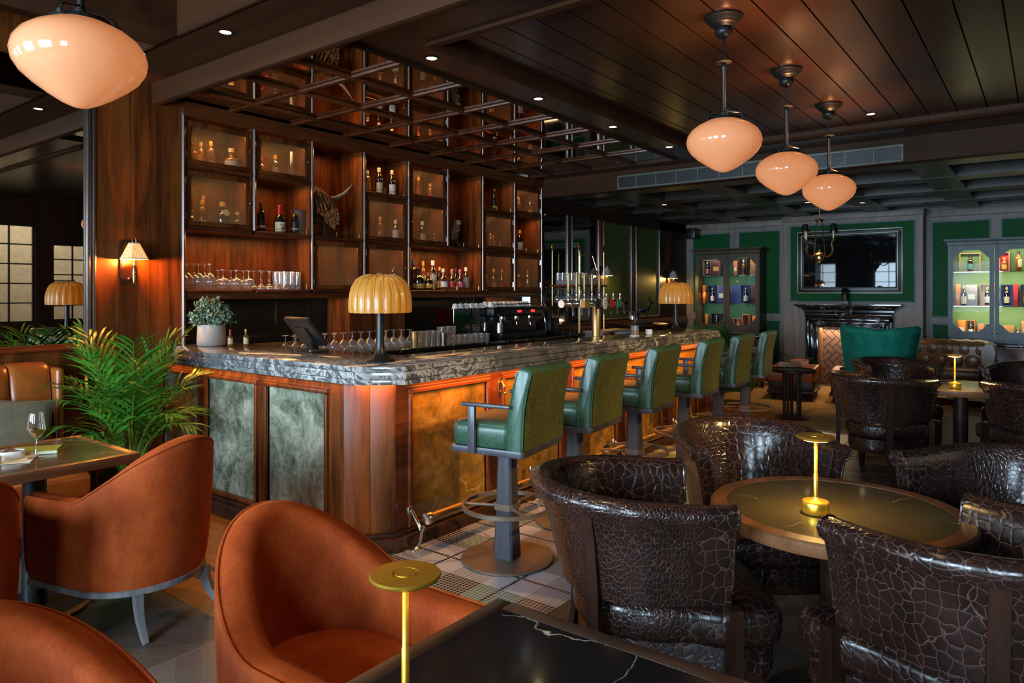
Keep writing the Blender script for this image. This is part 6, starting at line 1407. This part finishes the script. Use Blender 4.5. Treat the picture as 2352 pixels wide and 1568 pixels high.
def box_in(label, y, z, w, h, mat, open_=None, bot=None, d=.10, x=12.82, door=None, rz=0, lab='c_white'):
    t = thing('whisky_box', label, 'box', (x, y, z), rz)
    if open_:
        m = MB(); m.box(d*.0, -w/2, 0, d, w/2, h, .0) if False else None
        m.box(0, -w/2, 0, d, -w/2+.01, h); m.box(0, w/2-.01, 0, d, w/2, h); m.box(0, -w/2+.01, 0, d, w/2-.01, .01); m.box(0, -w/2+.01, h-.01, d, w/2-.01, h); m.build('case', M[mat], t)
        MB().box(d-.008, -w/2+.01, .01, d, w/2-.01, h-.01).build('lining', M[open_], t)
    else: MB().box(0, -w/2, 0, d, w/2, h, .003).build('case', M[mat], t); MB().box(-.0012, -w*.3, h*.30, 0, w*.3, h*.55).build('front_label', M[lab], t)
    if door:
        MB().box(-.012 - w*.0, w/2, 0, .0, w/2 + w*.8, h, .002).build('door', M[door], t)
    if bot:
        g, c_, l_, hh = bot; b = thing('bottle', 'bottle standing in the ' + label, 'bottle', (x + d*.38, y, z + .0115)); b['label'] = 'bottle in the ' + label
        m = MB(); m.lathe([(q*.036, s*hh) for q, s in BP['tall']], 16); m.build('body', M[g], b); m = MB(); m.lathe([(.018, hh*.84), (.018, hh), (0, hh*1.005)], 12); m.build('cap', M[c_], b)
        m = MB(); m.lathe([(.0367, hh*.12), (.0367, hh*.46)], 16, a0=R(92), a1=R(268), cap=False); m.build('paper_label', M[l_], b)
    return t
s0, s1, s2 = .871, 1.341, 1.856
Lc = 'in the left cabinet'
box_in('open slate case, top shelf ' + Lc, 5.02 + .13, s2, .16, .30, 'c_grey', 'c_black', (dk, 'c_gold', 'c_copper', .26)); box_in('closed plum box with gold crest, top shelf ' + Lc, 4.97, s2, .18, .31, 'c_burgundy', lab='c_gold'); box_in('red open book case, top shelf ' + Lc, 4.60, s2, .07, .27, 'c_copper'); box_in('dark wooden case, top shelf ' + Lc, 4.46, s2, .15, .32, 'c_brown', 'c_black', (am_, 'c_white', 'c_black', .28)); box_in('pale tan box, top shelf ' + Lc, 4.26, s2, .13, .31, 'c_lightwood', lab='c_tan')
box_in('orange edged box, middle shelf ' + Lc, 5.21, s1, .05, .34, 'c_orange', lab='c_gold'); box_in('small navy case with bottle, middle shelf ' + Lc, 5.05, s1, .14, .34, 'c_navy', 'c_navy', (dk, 'c_grey', 'c_white', .28)); box_in('open blue presentation box with white cards, middle shelf ' + Lc, 4.845, s1, .22, .34, 'c_blue', lab='c_white'); box_in('plain blue box door, middle shelf ' + Lc, 4.60, s1, .20, .34, 'c_blue', lab='c_blue'); box_in('large navy case with bottle, middle shelf ' + Lc, 4.42, s1, .16, .34, 'c_navy', 'c_blue', (dk, 'c_grey', 'c_white', .28), door='c_burgundy' if False else None); box_in('dark red box, middle shelf ' + Lc, 4.27, s1, .10, .33, 'c_burgundy', lab='c_burgundy')
box_in('thin orange box, bottom shelf ' + Lc, 5.16, s0, .04, .27, 'c_orange', lab='c_gold'); box_in('black case with bottle, bottom shelf ' + Lc, 4.97, s0, .18, .28, 'c_black', 'c_black', (dk, 'c_grey', 'c_black', .24)); box_in('white and copper case, bottom shelf ' + Lc, 4.56, s0, .14, .20, 'c_copper', 'c_lightwood', (am_, 'c_white', 'c_white', .17)); box_in('orange framed black box, bottom shelf ' + Lc, 4.41, s0, .13, .27, 'c_orange', 'c_black'); box_in('orange box at the right, bottom shelf ' + Lc, 4.25, s0, .08, .25, 'c_orange')
Rc = 'in the slate cabinet'
box_in('orange wood frame case, top shelf ' + Rc, .965, s2, .27, .29, 'c_lightwood', 'cab_back', (dk, 'c_black', 'c_green', .25)); box_in('red open case, top shelf ' + Rc, .535, s2, .13, .29, 'c_copper', 'c_red', (am_, 'c_gold', 'c_gold', .20))
bottle('bottle with pale label on the top shelf of the slate cabinet', 12.80, .36, s2, 'tall', .30, .045, am_, 'c_black', 'c_cream', .2, .6)
box_in('bright orange box, middle shelf ' + Rc, 1.12, s1, .06, .33, 'c_orange', lab='c_gold'); bottle('green bottle between orange and white boxes in the slate cabinet', 12.80, 1.045, s1, 'tall', .31, .036, gr, 'c_grey', 'c_cream', .1, .45).rotation_euler = (0, 0, R(-90)); box_in('white paper panel box, middle shelf ' + Rc, .945, s1, .15, .32, 'c_grey', lab='c_white'); box_in('oak case with bottle, middle shelf ' + Rc, .745, s1, .19, .33, 'c_lightwood', 'c_cream', (dk, 'c_gold', 'c_white', .28)); box_in('navy case with bottle, middle shelf ' + Rc, .505, s1, .15, .32, 'c_navy', 'c_navy', (dk, 'c_gold', 'c_cream', .28)); box_in('bright red box, middle shelf ' + Rc, .395, s1, .06, .33, 'c_red', lab='c_red'); box_in('black case, middle shelf ' + Rc, .27, s1, .14, .32, 'c_black', 'c_brown', (am_, 'c_gold', 'c_copper', .28))
box_in('orange edged white box, bottom shelf ' + Rc, 1.07, s0, .10, .25, 'c_orange', lab='c_white'); box_in('oak framed case, bottom shelf ' + Rc, .955, s0, .11, .25, 'c_lightwood', 'c_lightwood', (dk, 'c_gold', 'c_white', .22)); box_in('dark red box, bottom shelf ' + Rc, .825, s0, .08, .20, 'c_copper', lab='c_brown'); box_in('silver framed black case, bottom shelf ' + Rc, .715, s0, .11, .20, 'c_grey', 'c_black', (dk, 'c_gold', 'c_black', .17)); box_in('square oak block box, bottom shelf ' + Rc, .475, s0, .13, .18, 'c_lightwood', lab='c_lightwood'); bottle('small brown bottle on the bottom shelf of the slate cabinet', 12.80, .365, s0, 'squat', .15, .032, dk, 'c_copper', 'c_white', .1, .4).rotation_euler = (0, 0, R(-90)); box_in('white sheet in an oak frame, bottom shelf ' + Rc, .26, s0, .13, .25, 'c_lightwood', lab='c_white')

# ------------------------------------------------------------------ lounge furniture by the fireplace
rg = MB().box(8.3, 1.2, .0, 12.3, 3.9, .012); tag(rg.build('rug', M['rug'], None), 'worn gold and red patterned rug in front of the fireplace', 'rug')
def wing(label, loc, rz, mat, h=1.12):
    t = thing('wing_chair', label, 'armchair', loc, rz); base = ucurve(.33, .22, -.08, 24, 5); N = len(base); rows = []; top = []
    for i, (x, y) in enumerate(base):
        j0, j1 = max(i-1, 0), min(i+1, N-1); tx, ty = base[j1][0]-base[j0][0], base[j1][1]-base[j0][1]; l = math.hypot(tx, ty); nx, ny = ty/l, -tx/l
        if nx*x + ny*(y - .1) < 0: nx, ny = -nx, -ny
        s = max(0, min(1, (.14 - y)/.22)); s = s*s*(3-2*s); hh = .62 + (h - .62)*s + .03*abs(math.sin(2*math.atan2(x, -y + .1)))*s; pr = []
        for d, q in ((0, 0), (.01, .2), (.02, .6), (.060, .89), (.095, .93), (.10, .965), (.065, .995), (.01, .99), (-.04, .94), (-.06, .8), (-.07, .5), (-.06, 0)): z = .20 + (hh - .20)*q; pr.append((x + nx*(d + .07*q*s), y + ny*(d + .10*q*s), z))
        rows.append(pr); top.append(pr[6])
    m = MB(); m.loft(rows, cu=True, cap0=True, cap1=True); sh = m.build('shell', M[mat], t, 60); MB().tube([p[4] for p in rows], .007, 6).build('piping', M[mat], sh)
    m = MB(); m.prism(rrect(-.27, -.30, .27, .34, .06, 5), .20, .46, .03); m.build('seat', M[mat], t)
    for x, y in ((-.28, .24), (.28, .24), (-.24, -.34), (.24, -.34)): m = MB(); m.lathe([(.012, 0), (.018, .02), (.014, .04), (.024, .10), (.018, .12), (.028, .16), (.028, .21)], 12, (x, y, 0)); m.build('leg', M['dark_wood_z'], t)
    return t
wing('teal velvet wing chair seen from behind facing the fireplace', (9.10, 1.57, .012), R(-78), 'teal_velvet', 1.13).scale = (.84, .9, 1)
wing('green velvet wing chair beyond the end of the bar', (9.62, 3.55, .012), R(195), 'green_velvet', 1.02)
# chesterfield
cf = thing('chesterfield_sofa', 'brown leather chesterfield sofa with tufted back right of the fireplace', 'sofa', (11.72, 1.16, .012), R(90)); cf.scale = (.66, 1, 1.1)
m = MB(); m.box(-.85, -.30, .10, .85, .40, .30, .02); m.build('base', M['brown_leather'], cf); MB().box(-.66, -.12, .30, .66, .44, .44, .05).build('seat', M['brown_leather'], cf)
def roll(pts, r): 
    rows = []; n = len(pts)
    for i, p in enumerate(pts):
        p = Vector(p); t = (Vector(pts[min(i+1, n-1)]) - Vector(pts[max(i-1, 0)])).normalized(); nn = t.cross(Vector((0, 0, 1)))
        rows.append([p + nn*a + Vector((0, 0, b)) for a, b in [(r*1.15*math.cos(q) , r*math.sin(q)) for q in [R(-30 + 210*k/14) for k in range(15)]] + [(-r*.8, -.40), (r*.55, -.40)]])
    return rows
pts = [(-.78, .42, .66)] + [(-.78, .42 - .06*k, .66) for k in range(1, 10)] + [(-.72, -.22, .665)] + [(-.66 + .11*k, -.25, .67 + .012*abs(math.sin(k*PI/2))) for k in range(13)] + [(.72, -.22, .665)] + [(.78, -.12 + .06*k, .66) for k in range(10)]
m = MB(); m.loft(roll(pts, .105), cu=True, cap0=True, cap1=True); b_ = m.build('backrest', M['brown_leather'], cf, 60)
m = MB()
for j in range(2):
    for k in range(5 + j): x = -.60 + .30*k - .15*j; m.ball((x, -.155, .66 - .15*j), .15, 16, 10, sy=.22, sz=.6)
m.build('tufting', M['brown_leather'], b_, 60)
for x, y in ((-.78, .36), (.78, .36), (-.78, -.24), (.78, -.24)): m = MB(); m.lathe([(.02, 0), (.035, .03), (.03, .06), (.02, .10)], 12, (x, y, 0)); m.build('leg', M['dark_wood_z'], cf)
cc = thing('club_chair', 'brown leather club chair left of the fireplace, mostly in shadow', 'armchair', (11.55, 4.05, 0), R(215))
m = MB(); m.loft([[Vector(p) for p in r] for r in roll([(-.33, .30 - .07*k, .60) for k in range(7)] + [(-.27, -.25, .68), (-.14, -.32, .76), (0, -.34, .78), (.14, -.32, .76), (.27, -.25, .68)] + [(.33, -.12 + .07*k, .60) for k in range(7)], .08)], cu=True, cap0=True, cap1=True); m.build('backrest', M['brown_leather'], cc, 60); MB().box(-.32, -.28, .10, .32, .32, .42, .04).build('seat', M['brown_leather'], cc)
for x, y in ((-.28, .26), (.28, .26), (-.28, -.24), (.28, -.24)): m = MB(); m.lathe([(.02, 0), (.028, .05), (.024, .11)], 12, (x, y, 0)); m.build('leg', M['dark_wood_z'], cc)
for lb, loc, w, d_ in (('orange leather ottoman on a dark plinth with books on top', (10.75, 2.98, .012), .80, .62), ('orange leather ottoman nearer the teal wing chair', (10.85, 2.20, .012), .70, .55)):
    t = thing('ottoman', lb, 'ottoman', loc, R(8), 'orange leather ottomans'); MB().prism(rrect(-w/2, -d_/2, w/2, d_/2, .02, 3), .26, .455, .025).build('cushion', M['orange_leather'], t); m = MB(); m.box(-w/2 + .01, -d_/2 + .01, .09, w/2 - .01, d_/2 - .01, .27, .01); m.box(-w/2 - .01, -d_/2 - .01, .09, w/2 + .01, d_/2 + .01, .14, .01); m.build('plinth', M['dark_wood'], t)
    for sx in (-1, 1):
        for sy in (-1, 1): m = MB(); m.lathe([(0, 0), (.03, .003), (.045, .03), (.045, .06), (.025, .085), (.025, .095)], 16, (sx*(w/2 - .07), sy*(d_/2 - .07), 0)); m.build('foot', M['dark_wood_z'], t)
for k, (lb, loc, sz, c_) in enumerate((('bottom book with pale pages on the ottoman', (10.62, 3.02, .468), (.26, .19, .032), 'c_black'), ('second book with black cover on the ottoman', (10.63, 3.02, .501), (.25, .18, .03), 'c_brown'), ('stack top red book set back on the ottoman', (10.92, 2.95, .468), (.24, .18, .075), 'c_copper'))):
    t = thing('book', lb, 'book', loc, R(-30 + 12*k)); a, b, h = sz[0]/2, sz[1]/2, sz[2]; MB().box(-a + .004, -b + .004, .003, a - .004, b - .002, h - .003).build('pages', M['paper'], t); m = MB(); m.box(-a, -b, 0, a, b, .003); m.box(-a, -b, h - .003, a, b, h); m.box(-a, b - .003, 0, a, b, h); m.build('cover', M[c_], t)
tr = thing('serving_tray', 'dark red tray with small cups on the second ottoman', 'tray', (10.80, 2.18, .468)); m = MB(); m.prism(rrect(-.2, -.15, .2, .15, .03, 4), 0, .012); m.tube([(x, y, .018) for x, y in rrect(-.2, -.15, .2, .15, .03, 4)], .010, 8, closed=True); m.build('base', M['c_burgundy'], tr)
sd = thing('side_table', 'small round dark side table on a bundle of slim posts', 'side table', (8.90, 2.49, .012))
m = MB(); m.lathe([(0, .565), (.268, .565), (.276, .575), (.276, .595), (.262, .60), (.258, .592), (0, .592)], 48); m.build('top', M['dark_wood'], sd)
for k in range(5): a = R(20 + 72*k); MB().tube([(.095*math.cos(a), .095*math.sin(a), .02), (.095*math.cos(a), .095*math.sin(a), .57)], .017, 10).build('post', M['dark_wood_z'], sd)
m = MB(); m.lathe([(0, 0), (.19, 0), (.195, .01), (.18, .025), (0, .03)], 40); m.build('foot', M['dark_wood'], sd)
ss = thing('side_table', 'dark round table with a bronze stag against the green panels', 'side table', (10.12, 5.18, 0)); m = MB(); m.lathe([(0, 1.02), (.44, 1.02), (.46, 1.03), (.46, 1.05), (.44, 1.06), (0, 1.06)], 48); m.build('top', M['dark_wood'], ss); m = MB(); m.lathe([(.05, .03), (.05, 1.02)], 20); m.lathe([(0, 0), (.22, 0), (.2, .03), (0, .04)], 32); m.build('column', M['dark_wood_z'], ss)
sg = thing('stag_statue', 'small dark bronze stag statue on the round table by the green wall', 'statue', (9.98, 5.02, 1.061), R(-50))
MB().box(-.13, -.06, 0, .13, .06, .035, .006).build('base', M['c_black'], sg)
m = MB(); m.tube([(-.11, 0, .20), (-.06, 0, .215), (.0, 0, .21), (.05, 0, .225), (.075, 0, .26), (.085, 0, .31), (.10, 0, .335), (.135, 0, .325), (.155, 0, .315)], [.02, .042, .045, .044, .032, .024, .026, .017, .008], 12)
for x, s in ((-.08, -1), (-.075, 1), (.05, -1), (.06, 1)): m.tube([(x, s*.022, .20), (x - .012, s*.026, .13), (x + .004, s*.026, .09), (x, s*.026, .035)], [.02, .013, .009, .009], 8)
for s in (-1, 1): m.tube([(.09, s*.012, .345), (.075, s*.045, .40), (.07, s*.075, .46)], [.006, .005, .002], 6); m.tube([(.078, s*.04, .39), (.11, s*.055, .42)], [.005, .002], 6); m.tube([(.085, s*.02, .34), (.07, s*.05, .345)], [.008, .003], 6)
m.build('body', M['bronze_black'], sg, 60)
lb_ = thing('log_basket', 'round dark log basket on the floor left of the fireplace', 'basket', (12.05, 3.55, 0)); m = MB(); m.lathe([(0, .01), (.17, .0), (.21, .15), (.22, .30), (.205, .30), (.19, .14), (0, .03)], 28); m.build('body', M['c_black'], lb_); m = MB(); m.tube([(0, .2*math.cos(R(180*k/12)), .30 + .22*math.sin(R(180*k/12))) for k in range(13)], .008, 8); m.build('handle', M['c_black'], lb_)
sp_ = MB().box(-.08, -.09, 0, .08, .09, .20, .01); o = sp_.build('loudspeaker', M['black_plastic'], None); o.location = (12.72, 5.40, 2.56); tag(o, 'small black loudspeaker high in the corner by the fireplace wall', 'loudspeaker')
# hall furniture seen in the mirror
fx = thing('picture_frame', 'framed pictures group on the hall wall seen in the mirror', 'picture', (5.9, -4.74, 1.3))
MB().box(-.2, 0, 0, .2, .02, .5, .004).build('frame', M['c_black'], fx); MB().box(-.17, .02, .03, .17, .022, .47).build('print', M['paper'], fx)
